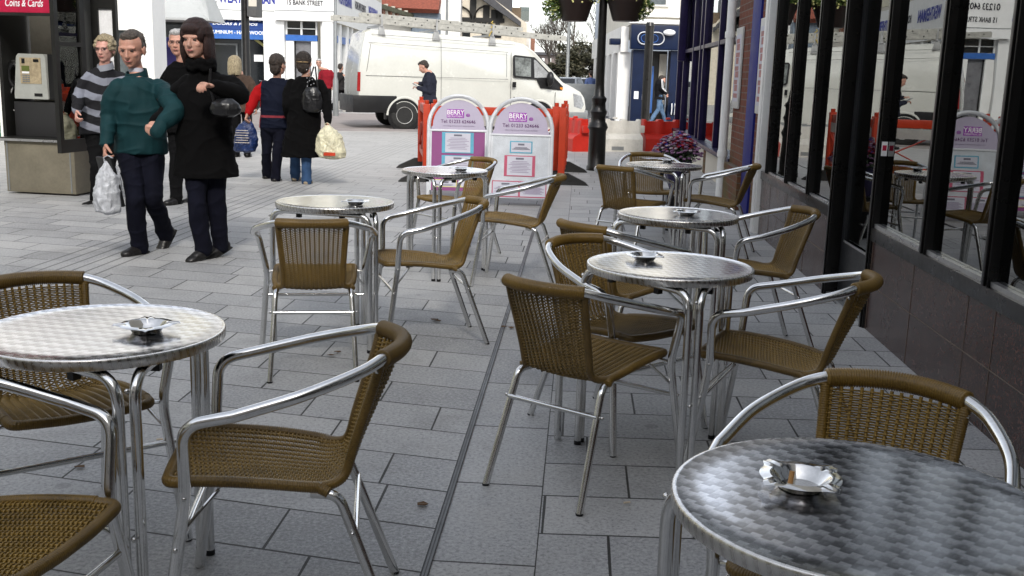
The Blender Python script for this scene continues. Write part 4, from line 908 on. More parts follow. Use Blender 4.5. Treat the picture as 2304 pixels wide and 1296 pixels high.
p = AT(262,450,7.5); bk = MB(); bk.box(-.012,.012,-.10,.10,0,.36); bk = bk.build('flat_black_case', M['blackplastic'], bevel=.006, loc=(p.x+.0,p.y,p.z-.04)); bk.rotation_euler = (0,-.22,.9); tag(bk, 'flat black case held beside the white carrier bag', 'case')
bb = carrier((556,262),(551,342), 13.1, .30, bagmat('blue_polythene', (.010,.03,.12), .1), 'shiny blue carrier bag held below the red sleeve', seed=5)
pm = MB()
for i in range(6): pm.box(-.09+.01*(i%3),.09-.015*(i%2),-.125,-.122,.12+i*.03,.128+i*.03)
pm.build('printed_text', plain('pale_gold_print', (.5,.45,.4), .5), bb, smooth=False)
cb_ = carrier((736,276),(748,357), 12.72, .36, bagmat('cream_polythene', (.74,.70,.50), .2), 'bulging cream carrier bag held by the person in the long black coat', seed=9, dp=.13)
MB().box(-.08,.06,-.150,-.142,.045,.085).build('printed_panel', M['redplastic'], cb_, smooth=False)
def handbag(c, w_, h_, label, straps, mat):
    t = empty('handbag', c, 0, label, 'handbag'); mb = MB(); rg = []; n = 22
    for f, s_ in ((0,.55),(.12,.9),(.4,1),(.75,.86),(1,.5)): rg.append([Vector((math.cos(2*math.pi*i/n)*w_/2*s_, math.sin(2*math.pi*i/n)*.07*s_, -h_*(1-f))) for i in range(n)])
    mb.rings(rg); remesh(mb, 'bag_body', .008, [mat], t, 2, .006, 2.5)
    for q in straps: MB().tube([Vector(x) for x in q], .010, 8).build('strap', mat, t)
    return t
lea = plain('black_glossy_leather', (.008,.008,.009), .32, 0, .1, 10, 0, .5)
c = AT(702,196,12.78); hb1 = handbag(c, .26, .30, 'black leather bag on the shoulder of the person in the long coat', [[(-.07,0,-.02),(-.01,.01,.14),(.0,.12,.24)],[(.07,0,-.02),(.05,.01,.14),(.02,.12,.24)]], lea)
st = MB()
for i in range(14): st.ball((-.045+.035*(i%3)+.01*math.sin(i),-.035+.02*(i%2)*0-.02,.01+.016*i), .008, 6, 5)
st.build('stud', M['steel'], hb1)
c = AT(507,222,7.30); handbag(c, .22, .12, 'black shoulder bag tucked under the black coated woman\'s elbow', [[(-.08,0,-.02),(-.10,-.02,.10),(-.09,-.02,.20)]], lea)
p10b = AT(1513,236,33.8); t = empty('sports_bag', p10b, 0, 'dark sports bag with white stripes held by the tracksuit man', 'bag'); MB().ball((0,0,-.12),(.13,.25,.24),16,10).build('bag_body', M['navy'], t)
for q in (-.05,.05): MB().tube([(q,-.20,-.3),(q,-.255,-.12),(q,-.20,.05)], .015, 6).build('stripe', M['inkwhite'], t)
# ================================================================ white van
van = empty('panel_van', (-3.93,26.0,0), R(19.5), 'white high roof panel van with black bumper and ladders on its rack', 'van')
VW = 1.95; VL = 6.12
vpaint = plain('van_white_paint', (.56,.56,.51), .22, 0, .04, 2, 0, .5, .4, .10)
prof = [(0.02,.62),(0.00,.95),(.03,1.5),(.12,2.05),(.20,2.34),(.34,2.42),(.8,2.44),(4.05,2.28),(4.35,2.22),(4.62,2.04),(5.44,1.26),(5.62,1.19),(5.95,1.02),(6.07,.86),(6.12,.62),(6.10,.42),(5.6,.36),(1.55,.38),(.5,.40),(.08,.45)]
def inset(z, x):  # tumblehome
    return .0 if z < 1.25 else (z-1.25)**1.5*.085 + (.10 if z > 2.21 and z > 2.45-.055*x else 0)
def vanrings():
    rg = []
    sec = [(0,1.0),(.02,.55),(.06,.2),(.14,0)]
    n = len(prof)
    # across the width: rounded shoulders by shrinking the profile near each side
    cx, cz = 3.0, 1.2
    for y, sh in [(0.0,.045),(.015,.020),(.06,.006),(.16,0),(VW-.16,0),(VW-.06,.006),(VW-.015,.020),(VW,.045)]:
        r = []
        for x, z in prof:
            ins = inset(z, x); yy = y+ins*(1-y/VW*2)
            r.append(Vector((cx+(x-cx)*(1-sh*.35), yy, cz+(z-cz)*(1-sh))))
        rg.append(r)
    return rg
vb = MB(); vb.rings(vanrings()); body = vb.build('body', vpaint, van, fix=True)
def sidey(z): return inset(z, 0)
def strip(pts, wd, name, mat, parent=van, out=-.004, th=.006):   # thin raised or dark line on the near side
    b = MB(); b.tube([Vector((x, sidey(z)+out, z)) for x, z in pts], [(wd,th)]*len(pts), 6); return b.build(name, mat, parent)
gl_ = plain('panel_gap', (.10,.10,.095), .6)
sg = MB()
for pts in ([(.28,2.10),(3.9,1.98)],[(.20,1.30),(3.9,1.30)],[(.33,2.06),(.22,1.40)],[(2.12,2.30),(2.12,.55)],[(3.86,1.96),(3.86,1.36)],[(.35,2.30),(4.1,2.17)]):
    P = [Vector((x, sidey(z)-.0012, z)) for x, z in pts]; P = [P[0].lerp(P[1], i/12) for i in range(13)]
    P = [Vector((p.x, sidey(p.z)-.0012, p.z)) for p in P]; sg.tube(P, .0055, 5)
sg.build('panel_groove', gl_, van)
dd = MB()
for pts in ([(3.98,1.98),(3.98,.55)],[(5.22,1.0),(5.2,.5)]):
    P = [Vector((pts[0][0]*(1-i/12)+pts[1][0]*i/12, 0, pts[0][1]*(1-i/12)+pts[1][1]*i/12)) for i in range(13)]; dd.tube([Vector((p.x, sidey(p.z)-.0012, p.z)) for p in P], .007, 5)
dd.build('door_gap', gl_, van)
def sideplate(poly, name, mat, out, th=.01, parent=van):
    b = MB(); n = len(poly); a = [Vector((x, sidey(z)-out, z)) for x, z in poly]; c = [Vector((x, sidey(z)-out+th, z)) for x, z in poly]
    b.add(a+c, [tuple(range(n)), tuple(reversed(range(n,2*n)))]+[(k,n+k,n+(k+1)%n,(k+1)%n) for k in range(n)]); return b.build(name, mat, parent, fix=True, smooth=False)
win = sideplate([(4.03,1.88),(4.08,1.92),(4.62,1.88),(5.42,1.16),(5.40,1.05),(4.80,1.10),(4.68,1.32),(4.08,1.36),(4.03,1.40)], 'side_window_frame', M['blackplastic'], .010, .02)
sideplate([(4.08,1.87),(4.52,1.84),(4.52,1.38),(4.10,1.40)], 'side_window', plain('cab_glass', (.22,.24,.23), .04, 0, .5, 2.5, 0, .9), .014, .004, win)
sideplate([(4.60,1.82),(4.66,1.80),(5.06,1.43),(5.08,1.38),(4.62,1.36)], 'quarter_window', plain('cab_glass_2', (.30,.31,.31), .04, 0, .4, 2.5, 0, .9), .014, .004, win)
mr = MB(); mr.ball((5.0,-.16,1.34), (.10,.12,.19), 14, 10); mr.tube([(5.0,-.05,1.2),(5.0,.03,1.15)], .03, 8); mr.build('wing_mirror', M['blackplastic'], van)
wsb = MB(); wsb.add([Vector((4.72,.20,1.955)),Vector((5.40,.13,1.33)),Vector((5.40,VW-.13,1.33)),Vector((4.72,VW-.20,1.955))], [(0,1,2,3)])
for i in range(4): pass
q = Vector((.0137,0,.0127))*1.5; wsb.v = [tuple(Vector(p)+q*1.0) for p in wsb.v]; wsb.add([Vector(p)-q*.5 for p in wsb.v[:4]], [(3,2,1,0)]); wsb.build('windscreen', M['midglass'], van, smooth=False)
sideplate([(5.72,.98),(5.95,.93),(6.04,.70),(5.98,.58),(5.76,.64)], 'headlight', plain('headlight_lens', (.45,.47,.48), .08, .5, .3, 20), .006, .02)
sideplate([(5.50,.99),(5.56,1.00),(5.57,.95),(5.51,.94)], 'indicator', plain('amber_lens', (.75,.22,.02), .2), .008, .012) if False else sideplate([(5.34,1.14),(5.43,1.12),(5.41,1.07),(5.35,1.08)], 'indicator', plain('amber_lens', (.75,.22,.02), .2), .016, .01)
sideplate([(4.02,1.24),(4.12,1.24),(4.12,1.10),(4.02,1.10)], 'door_handle', M['blackplastic'], .012, .012)
sideplate([(4.06,.86),(4.09,.86),(4.09,.83),(4.06,.83)], 'lock', M['blackplastic'], .006, .006)
sideplate([(.0,1.38),(.07,1.38),(.06,.92),(-.02,.92)], 'tail_light', plain('tail_lens', (.30,.02,.02), .2), .008, .03)
bm_ = MB(); bm_.box(-.12,.98,-.02,.12,.40,.82); bm_.box(-.12,.03,.0,VW,.40,.82); bm_.build('rear_bumper', M['blackplastic'], van, bevel=.02)
fb = MB(); fb.box(5.6,6.16,-.015,.10,.34,.50); fb.box(6.06,6.17,0,VW,.34,.55); fb.build('front_bumper', M['greymetal'], van, bevel=.02)
sl = MB(); sl.box(1.75,4.9,.0,.12,.32,.43); sl.build('side_sill', M['greymetal'], van, bevel=.01)
# wheel arches, wheels
def wheel(x, near=True):
    y = .085 if near else VW-.085; wt = empty('wheel', (x,y,.345)); wt.parent = van
    m = Matrix.Rotation(R(90), 4, 'X'); sgn = 1 if near else -1
    T = MB(); T.lathe([(.20,-.095),(.30,-.105),(.335,-.085),(.345,-.05),(.345,.05),(.335,.085),(.30,.105),(.20,.095)], 40, m=m); T.build('tyre', M['rubber'], wt)
    rm = MB(); rm.lathe([(.01,.075*sgn),(.06,.085*sgn),(.075,.055*sgn),(.14,.045*sgn),(.175,.07*sgn),(.20,.098*sgn),(.208,.106*sgn),(.212,.10*sgn)], 40, m=m, closed=False)
    rm.lathe([(.212,.09*sgn),(.02,.02*sgn)], 30, m=m, closed=False); rm.build('rim', plain('steel_wheel_%d'%random.randint(0,9999), (.62,.61,.58), .35, .4, .15, 20), wt)
    hb = MB()
    for i in range(5):
        a = i*2*math.pi/5; hb.ball((.11*math.cos(a), -.075*sgn, .11*math.sin(a)), (.026,.008,.026), 10, 6)
    hb.build('hub_hole', M['blackplastic'], wt); return wt
for x in (1.18, 4.78):
    wheel(x, True); wheel(x, False)
    a = MB(); inn = [(x+.352*math.cos(t_), .345+.352*math.sin(t_)) for t_ in [math.pi*i/16 for i in range(16,-1,-1)]]; pts = [(x+.44*math.cos(t_), .345+.44*math.sin(t_)) for t_ in [math.pi*i/16 for i in range(17)]]
    ab = MB(); ro = [Vector((p[0],-.004,p[1])) for p in pts]; ri = [Vector((p[0],-.004,p[1])) for p in inn[::-1]]; n_ = len(ro); ab.add(ro+ri+[q_+Vector((0,.05,0)) for q_ in ro+ri], [(i,i+1,n_+i+1,n_+i) for i in range(n_-1)]+[(2*n_+i,3*n_+i,3*n_+i+1,2*n_+i+1) for i in range(n_-1)]+[(n_+i,n_+i+1,3*n_+i+1,3*n_+i) for i in range(n_-1)]); ab.build('wheel_arch', M['blackplastic'], van, fix=True, smooth=False)
    dk = MB(); dk.lathe([(.001,0),(.43,0)], 28, (x,.004,.345), Matrix.Rotation(R(90),4,'X'), closed=False); dk.build('wheel_housing', M['blackplastic'], van, smooth=False)
    ar = MB(); ar.tube([Vector((p[0], -.006, p[1])) for p in pts], [(.022,.030)]*17, 8); ar.build('arch_lip', vpaint, van)
mf = MB(); mf.box(.70,.74,.02,.22,.24,.60); mf.build('mud_flap', M['blackplastic'], van, smooth=False)
# roof rack feet and bars
for x in (.62, 2.02, 3.50):
    r_ = MB(); zr = -.045*x-.06
    for y in (.17, VW-.17):
        r_.add([Vector((x-.10,y-.03,2.36)),Vector((x+.10,y-.03,2.36)),Vector((x+.055,y-.03,2.58)),Vector((x-.055,y-.03,2.58)),Vector((x-.10,y+.05,2.44)),Vector((x+.10,y+.05,2.44)),Vector((x+.055,y+.03,2.58)),Vector((x-.055,y+.03,2.58))], [(0,1,2,3),(7,6,5,4),(0,4,5,1),(1,5,6,2),(2,6,7,3),(3,7,4,0)])
    r_.box(x-.03,x+.03,.12,VW-.12,2.581,2.63); r_.box(x-.02,x+.02,.10,.14,2.58,2.88); r_.v = [(p[0],p[1],p[2]+zr) for p in r_.v]; r_.build('roof_bar', M['galv'], van, smooth=False)
def ladder(name, x0, x1, y0, wd, z0, z1, lb, tilt=0, n=14):
    t = empty(name, van.matrix_basis @ Vector((x0,y0,z0)), R(19.5), lb, 'ladder', "ladders on the van's roof rack"); L_ = x1-x0
    for y in (0, wd):
        b = MB(); b.add([Vector((0,y-.014,0)),Vector((L_,y-.014,tilt)),Vector((L_,y-.014,tilt+z1-z0)),Vector((0,y-.014,z1-z0)),Vector((0,y+.014,0)),Vector((L_,y+.014,tilt)),Vector((L_,y+.014,tilt+z1-z0)),Vector((0,y+.014,z1-z0))], [(0,1,2,3),(7,6,5,4),(0,4,5,1),(1,5,6,2),(2,6,7,3),(3,7,4,0)]); b.build('stile', M['ladder'], t, smooth=False, fix=True)
    for i in range(n):
        f = (i+.5)/n; b = MB(); z = tilt*f+(z1-z0)/2; b.tube([(L_*f,-.02,z),(L_*f,wd+.02,z)], .017, 8); b.build('rung', M['ladder'], t)
        MBH.append((t, L_*f, z))
    b = MB()
    for i in range(n): b.tube([(L_*(i+.5)/n,-.0235,tilt*(i+.5)/n+(z1-z0)/2),(L_*(i+.5)/n,-.0205,tilt*(i+.5)/n+(z1-z0)/2)], .018, 8)
    b.build('rung_end', M['blackplastic'], t); return t
MBH = []; M['ladder'] = plain('weathered_aluminium_ladder', (.40,.39,.35), .5, .4, .2, 12)
vm = Matrix.Translation(van.location) @ Matrix.Rotation(R(19.5), 4, 'Z'); van.matrix_basis = vm
ladder('ladder', -.55, 5.55, .22, .42, 2.605, 2.725, 'long aluminium ladder, lowest on the van roof rack, reaching past the windscreen', -.27, 18)
ladder('ladder', .15, 4.35, .26, .38, 2.715, 2.815, 'shorter aluminium ladder stacked on top of the long one', -.19, 14)
rp = MB(); c_ = vm @ Vector((3.52,.18,2.62))
rp.tube([vm @ Vector((3.50+.04*math.sin(i*2.1), .165+.02*math.cos(i), 2.40+.038*i)) for i in range(10)], .016, 7); rp.tube([vm @ Vector((3.46,.16,2.48)), vm @ Vector((3.40,.14,2.36))], .012, 6)
tag(rp.build('rope', plain('yellow_rope', (.50,.36,.08), .8)), 'yellow rope tying the ladders to the van rack', 'rope')
# ================================================================ text helper
def text(body_, size, mat, parent, loc, rot, ext=.0015, sx=1.0, name='lettering', align='CENTER', bold=0, shear=0):
    cu = bpy.data.curves.new('t', 'FONT'); cu.body = body_; cu.size = size; cu.extrude = ext; cu.align_x = align; cu.align_y = 'CENTER'; cu.offset = bold; cu.shear = shear; cu.resolution_u = 3
    o = bpy.data.objects.new('t', cu); C.objects.link(o); dg = bpy.context.evaluated_depsgraph_get(); me = bpy.data.meshes.new_from_object(o.evaluated_get(dg)); bpy.data.objects.remove(o); bpy.data.curves.remove(cu)
    me.name = name; me.materials.clear(); me.materials.append(mat); q_ = bpy.data.objects.new(name, me); C.objects.link(q_); q_.parent = parent
    q_.location = loc; q_.rotation_euler = rot; q_.scale = (sx,1,1); return q_
# ================================================================ A-boards
def aboard(loc, rz, label, style):
    t = empty('pavement_sign', loc, rz, label, 'pavement sign', 'arched pavement signs'); Wd, Hh = .335, 1.16; Z0 = .0
    lean = Matrix.Translation((0,-.17,0)) @ Matrix.Rotation(R(-9.5), 4, 'X')
    fp = [Vector((-Wd,0,0)),Vector((-Wd,0,Hh-Wd))]+[Vector((-Wd*math.cos(a),0,Hh-Wd+Wd*math.sin(a))) for a in [math.pi*i/20 for i in range(1,20)]]+[Vector((Wd,0,Hh-Wd)),Vector((Wd,0,0))]
    MB().tube([lean @ p for p in fp], [(.013,.022)]*len(fp), 12).build('frame', M['silverpaint'], t)
    le2 = Matrix.Translation((0,.17,0)) @ Matrix.Rotation(R(9.5), 4, 'X'); MB().tube([le2 @ p for p in fp], [(.013,.022)]*len(fp), 12).build('rear_frame', M['silverpaint'], t)
    b = MB(); b.box(-Wd+.015,Wd-.015,-.006,.006,.12,Hh-Wd-.02, le2); b.build('rear_panel', M['greymetal'], t, smooth=False)
    zs = Hh-Wd-.055
    hp_ = [(-Wd+.022,zs+.01)]+[(-(Wd-.045)*math.cos(a), Hh-Wd+(Wd-.045)*math.sin(a)) for a in [math.pi*i/18 for i in range(0,19)]]+[(Wd-.022,zs+.01)]
    hd = MB(); hd.prism(hp_, -.007, .004, lean); hd = hd.build('header_panel', M['lilac'], t, smooth=False, fix=True)
    MB().box(-Wd+.01,Wd-.01,-.012,.006,zs-.012,zs+.009, lean).build('clip_rail', M['silverpaint'], t, bevel=.003)
    MB().box(-Wd+.02,Wd-.02,-.004,.006,.09,zs-.013, lean).build('panel', M['magenta'] if style else M['crumpled'], t, smooth=False)
    for xx in (-Wd+.026, Wd-.026): MB().box(xx-.008,xx+.008,-.010,-.0045,.09,zs-.014, lean).build('side_rail', M['silverpaint'], t, smooth=False)
    def rect(x0,x1,z0,z1,lift,mat,name,par): b_ = MB(); b_.box(x0,x1,-.007-lift,-.0045-lift+.0005,z0,z1,lean); return b_.build(name, mat, par, smooth=False)
    rot = (R(90-9.5),0,0)
    def T(s_, size, mat, x, z, lift=.0095, **k): return text(s_, size, mat, hd, lean @ Vector((x,-lift,z)), rot, ext=.0008, **k)
    zc = Hh-Wd+.10
    lg = MB(); lg.box(-.135,.060,-.0095,-.0072,zc-.012,zc+.085,lean); lg = lg.build('logo_block', M['logo'], hd, smooth=False)
    T('BERRY', .074, M['inkwhite'], -.037, zc+.046, .0108, bold=.0012, sx=.92); T('RECRUITMENT', .028, M['inkwhite'], -.037, zc+.003, .0108, sx=.98)
    MB().ball(lean @ Vector((.105,-.008,zc+.018)), (.024,.003,.024), 16, 8).build('logo_dot', plain('mauve_dot_%d'%style, (.30,.12,.36), .3), hd)
    T('Tel: 01233 624646', .052, M['ink'], -.005, zc-.055, sx=1.0, bold=.0004); T('recruiting tomorrow’s opportunities', .024, M['inkpale'], 0, zc-.102, shear=.3)
    def paper(x0,x1,z0,z1,mat,bx,bz=.012,n=7):
        f = rect(x0,x1,z0,z1,.001,mat,'poster',t); rect(x0+bx,x1-bx,z0+bz,z1-bz,.0025,M['paper'],'sheet',f)
        w_ = x1-x0-2*bx; cx = (x0+x1)/2; rect(cx-w_*.16,cx+w_*.16,z1-bz-.034,z1-bz-.014,.0035,M['inkgrey'],'heading',f)
        l_ = MB()
        for i in range(n):
            zz = z1-bz-.055-i*(z1-z0-2*bz-.075)/n; ww = w_*(.30+.14*((i*7)%3)/2); l_.box(cx-ww,cx+ww,-.0115,-.0100,zz-.0035,zz+.0025,lean)
        l_.build('printed_lines', M['inkpale'] if n > 4 else M['inkgrey'], f, smooth=False)
    if style:
        paper(-.185,.175,.515,zs-.02,M['skyblue'],.038,.010,8); paper(-.185,.175,.24,.49,M['skyblue'],.038,.010,7)
        paper(-.27,-.01,.13,.215,M['yellowcard'],.010,.008,2); paper(.03,.28,.13,.215,M['yellowcard'],.010,.008,2)
    else:
        paper(-.115,.13,.575,zs-.065,M['skyblue'],.014,.012,3); paper(-.17,.165,.325,.55,M['crimson'],.032,.010,8)
        paper(-.295,-.0,.04+.06,.275,M['crimson'],.010,.010,8); paper(.002,.295,.04+.06,.275,M['crimson'],.010,.010,8)
    return t
aboard((-.66,11.95,0), R(3), 'arched pavement sign with a purple poster behind the far round table', 1)
aboard((.05,11.38,0), R(-2), 'arched pavement sign with a creased white poster, right of the purple one', 0)
# ================================================================ orange barriers round the hole
def barrier(p0, p1, label):
    p0, p1 = Vector(p0), Vector(p1); d = p1-p0; L_ = d.length; t = empty('work_barrier', p0, math.atan2(d.y, d.x), label, 'barrier', 'orange work barriers')
    MB().box(0,L_,-.025,.025,.86,.97).build('top_rail', M['redplastic'], t, bevel=.01); MB().box(.04,L_-.04,-.030,-.0255,.72,.855).build('reflective_band', plain('grey_reflective_%d'%int(L_*100), (.40,.38,.36), .4), t, smooth=False)
    MB().box(.04,L_-.04,-.025,.025,.26,.36).build('toe_rail', M['redplastic'], t, bevel=.01)
    for x in (0.03, L_-.03):
        b = MB(); b.box(x-.055,x+.055,-.045,.045,.10,1.0); b.box(x-.03,x+.03,-.055,-.046,.2,.9); b.tube([(x,0,1.0),(x,0,1.05)], .03, 8); b.build('end_post', M['redplastic'], t, bevel=.012)
        f = MB(); f.add([Vector((x-.07,-.36,0)),Vector((x+.07,-.36,0)),Vector((x+.07,.36,0)),Vector((x-.07,.36,0)),Vector((x-.06,-.32,.04)),Vector((x+.06,-.32,.04)),Vector((x+.06,.32,.04)),Vector((x-.06,.32,.04)),Vector((x-.05,-.09,.15)),Vector((x+.05,-.09,.15)),Vector((x+.05,.09,.15)),Vector((x-.05,.09,.15))], [(3,2,1,0),(0,1,5,4),(1,2,6,5),(2,3,7,6),(3,0,4,7),(4,5,9,8),(5,6,10,9),(6,7,11,10),(7,4,8,11),(8,9,10,11)]); f.build('foot', M['rubber'], t, fix=True, smooth=False)
    n = max(1, round(L_/.9))
    for i in range(n):
        a, c = L_*i/n+.06, L_*(i+1)/n-.06
        for q, (u, v) in enumerate((((a,.36),(c,.72)),((a,.72),(c,.36)))): MB().tube([(u[0],(-.012,.012)[q],u[1]),(v[0],(-.012,.012)[q],v[1])], [(.028,.010)]*2, 6).build('brace', M['redplastic'], t)
    return t
barrier((-1.12,14.0,0), (.56,14.15,0), 'orange plastic work barrier stretching behind the two arched signs')
barrier((-1.16,13.55,0), (-1.42,15.6,0), 'orange plastic barrier end on, left of the purple poster sign')
barrier((.60,13.7,0), (.72,15.7,0), 'orange plastic barrier end on, right of the white poster sign')
# water filled traffic barriers
def wbar(p0, p1, mat, label, h_=.62):
    p0, p1 = Vector(p0), Vector(p1); d = p1-p0; L_ = d.length; t = empty('traffic_barrier', p0, math.atan2(d.y,d.x), label, 'barrier', 'plastic traffic barriers')
    b = MB(); P_ = [(-.24,.0),(-.24,.24),(-.20,.29),(-.10,.34),(-.075,h_),(.075,h_),(.10,.34),(.20,.29),(.24,.24),(.24,0)]
    xs = [0,.02]; n = 3
    for i in range(n):
        a = L_*(i+.12)/n; c = L_*(i+.88)/n; xs += [a, a+.03, c-.03, c]
    xs += [L_-.02, L_]; rg = []
    for j, x in enumerate(xs):
        rec = 1.0
        for i in range(n):
            if L_*(i+.12)/n+.02 < x < L_*(i+.88)/n-.02: rec = .80
        if x in (0, L_): rec = .9
        rg.append([Vector((x, y*(rec if z > .3 else 1), z*(1 if rec >= .99 or z < h_-.01 or rec == .9 else .94))) for y, z in P_])
    b.rings(rg); b.build('shell', mat, t, fix=True)
    c_ = MB(); c_.box(L_*.38,L_*.62,-.245,-.2405,.03,.10); c_.build('fork_slot', M['whitebarrier'] if mat is not M['whitebarrier'] else M['greymetal'], t, smooth=False)
    k_ = MB(); k_.box(L_-.002,L_+.09,-.07,.07,.36,.50); k_.build('lug', mat, t, bevel=.01)
    cp = MB(); cp.lathe([(.05,h_),(.05,h_+.03),(.03,h_+.04)], 14, (L_*.5,0,0)); cp.build('filler_cap', mat, t); return t
wbar((.98,20.9,0),(1.30,20.1,0), M['redbarrier'], 'red traffic barrier turned end on, left of the white one')
wbar((1.42,20.5,0),(2.42,20.75,0), M['whitebarrier'], 'grubby white plastic traffic barrier behind the lamp post')
wbar((2.50,20.95,0),(3.55,21.2,0), M['redbarrier'], 'red plastic traffic barrier between the white one and the violet window')
wbar((-.35,20.9,0),(.85,20.95,0), M['whitebarrier'], 'white plastic traffic barrier mostly hidden behind the arched signs')
# ================================================================ lamp posts
lp = empty('lamp_post', (1.24,16.06,0), 0, 'black cast iron lamp post carrying two hanging baskets', 'lamp post')
MB().lathe([(.15,0),(.15,.06),(.135,.08),(.13,.60),(.14,.62),(.155,.66),(.13,.72),(.115,.74),(.11,.82),(.125,.86),(.135,.89),(.11,.93),(.105,.98),(.10,1.02),(.115,1.06),(.115,1.09),(.08,1.13),(.068,1.30),(.060,2.6),(.055,5.2)], 20).build('post', M['blackmetal'], lp)
MB().tube([(-.50,0,2.86),(0,0,2.92),(.50,0,2.86)], .02, 8).build('cross_arm', M['blackmetal'], lp)
leafm = NM('petunia_leaf'); 
def leafmat(name, stops, tr=.25):
    m = NM(name); oi = m.n('ShaderNodeNewGeometry'); a = m.noise(m.coord(), 30, 2); wn = m.white(m.n('ShaderNodeNewGeometry').outputs['Position']) if False else a
    m.set(m.ramp(m.math('ADD', m.math('MULTIPLY', oi.outputs['Random Per Island'], .75), m.math('MULTIPLY', a, .25)), stops), .55, 0, .3); return m.m
lf1 = leafmat('basket_leaf', [(.1,(.02,.05,.012)),(.45,(.07,.13,.03)),(.7,(.22,.28,.07)),(.95,(.5,.5,.2))])
def leaves(b, c, rad, n, size, rnd, flat=1.0, hole=0):
    for _ in range(n):
        v = Vector((rnd.gauss(0,1), rnd.gauss(0,1), rnd.gauss(0,1))).normalized()*(rnd.random()**.45)
        p = Vector(c)+Vector((v.x*rad[0], v.y*rad[1], v.z*rad[2])); s_ = size*rnd.uniform(.6,1.35)
        d = Vector((rnd.uniform(-1,1), rnd.uniform(-1,1), rnd.uniform(-.6,.6))).normalized(); e = d.cross(Vector((rnd.uniform(-1,1), rnd.uniform(-1,1), rnd.uniform(-1,1)))).normalized()
        b.add([p-d*s_, p+e*s_*.45, p+d*s_, p-e*s_*.45], [(0,1,2,3)])
for px, lb, sd2 in ((1292,'left hanging flower basket on the lamp post',1),(1406,'right hanging flower basket on the lamp post',2)):
    p = AT(px, 48, 16.0); t = empty('hanging_basket', p, 0, lb, 'hanging basket', 'baskets hanging on the lamp post'); rnd = random.Random(sd2)
    MB().lathe([(.18,.0),(.195,.03),(.26,.24),(.28,.27),(.285,.30),(.26,.30),(.24,.25)], 26).build('tub', plain('dark_brown_tub_%d'%sd2, (.018,.011,.009), .45), t)
    b = MB(); leaves(b, (0,0,.36), (.34,.30,.15), 2300, .030, rnd); leaves(b, (-.30 if sd2==1 else .22,0,.22), (.20,.14,.22), 900, .028, rnd); b.build('foliage', lf1, t, smooth=False)
    b = MB()
    for _ in range(60): v = Vector((rnd.uniform(-.36,.36), rnd.uniform(-.3,.1), rnd.uniform(.25,.5))); b.ball(v, .014, 6, 4)
    b.build('blossom', plain('yellow_blossom_%d'%sd2, (.65,.62,.25), .6), t)
    b = MB()
    for a in (0, 2.1, 4.2): b.tube([(.26*math.cos(a),.26*math.sin(a),.28),(0,0,.72)], .005, 5)
    b.build('chain', M['blackmetal'], t)
def street_lamp(x, y, h_, label, r_=.06, arm=-1, name='street_lamp', head=True):
    t = empty(name, (x,y,0), 0, label, 'street lamp', 'tall thin grey street lamps'); MB().lathe([(r_*1.6,0),(r_*1.6,1.1),(r_,1.2),(r_*.7,h_)], 14).build('post', M['greymetal'], t)
    if head:
        MB().tube([(0,0,h_-.02),(arm*.35,0,h_+.05),(arm*.8,0,h_+.06)], .025, 8).build('arm', M['greymetal'], t); MB().ball((arm*.95,0,h_+.04),(.30,.12,.07),14,8).build('lamp_head', plain('lamp_hood_%d'%int(x*10+500),(.45,.55,.56),.3), t)
    return t
p = AT(755,150,33); street_lamp(p.x, 33, 7.5, 'thin grey pole against the corner shop, left of the van rear', .055, 1)
p = AT(1006,20,60); street_lamp(p.x, 60, AT(1006,6,60).z+.3, 'grey street lamp in front of the white gable, its head to the right', .09, 1)
p = AT(1280,70,62); street_lamp(p.x, 62, AT(1280,70,62).z+3, 'street lamp standing before the bare trees', .11, 1)
p = AT(1366,200,48); street_lamp(p.x, 48, 9, 'thin grey post at the mouth of the side street', .08, 1, head=False)
# black post on the left with its box sign
p = AT(553,100,22); bp_ = empty('sign_post', (p.x,22,0), 0, 'thick black post with a box sign behind the shoppers', 'post'); MB().lathe([(.10,0),(.10,1.2),(.085,1.25),(.080,4.2)], 16).build('post', M['blackmetal'], bp_)
b = MB(); b.box(.10,.30,-.25,.25,2.42,4.0); bx = b.build('box_sign', plain('box_sign_side', (.10,.10,.10), .5), bp_, bevel=.02); MB().box(.14,.302,-.256,-.2505,2.62,3.95).build('sign_face', M['cream2'], bp_, smooth=False)
# pole before the navy shop
p = AT(1455,200,30); pl_ = MB().lathe([(.12,0),(.12,AT(1458,50,30).z-.1),(.13,AT(1458,50,30).z-.1),(.10,AT(1458,50,30).z)], 12, (p.x,30,0)).build('black_pole', M['blackmetal']); tag(pl_, 'plain black pole standing before the navy shopfront', 'pole')
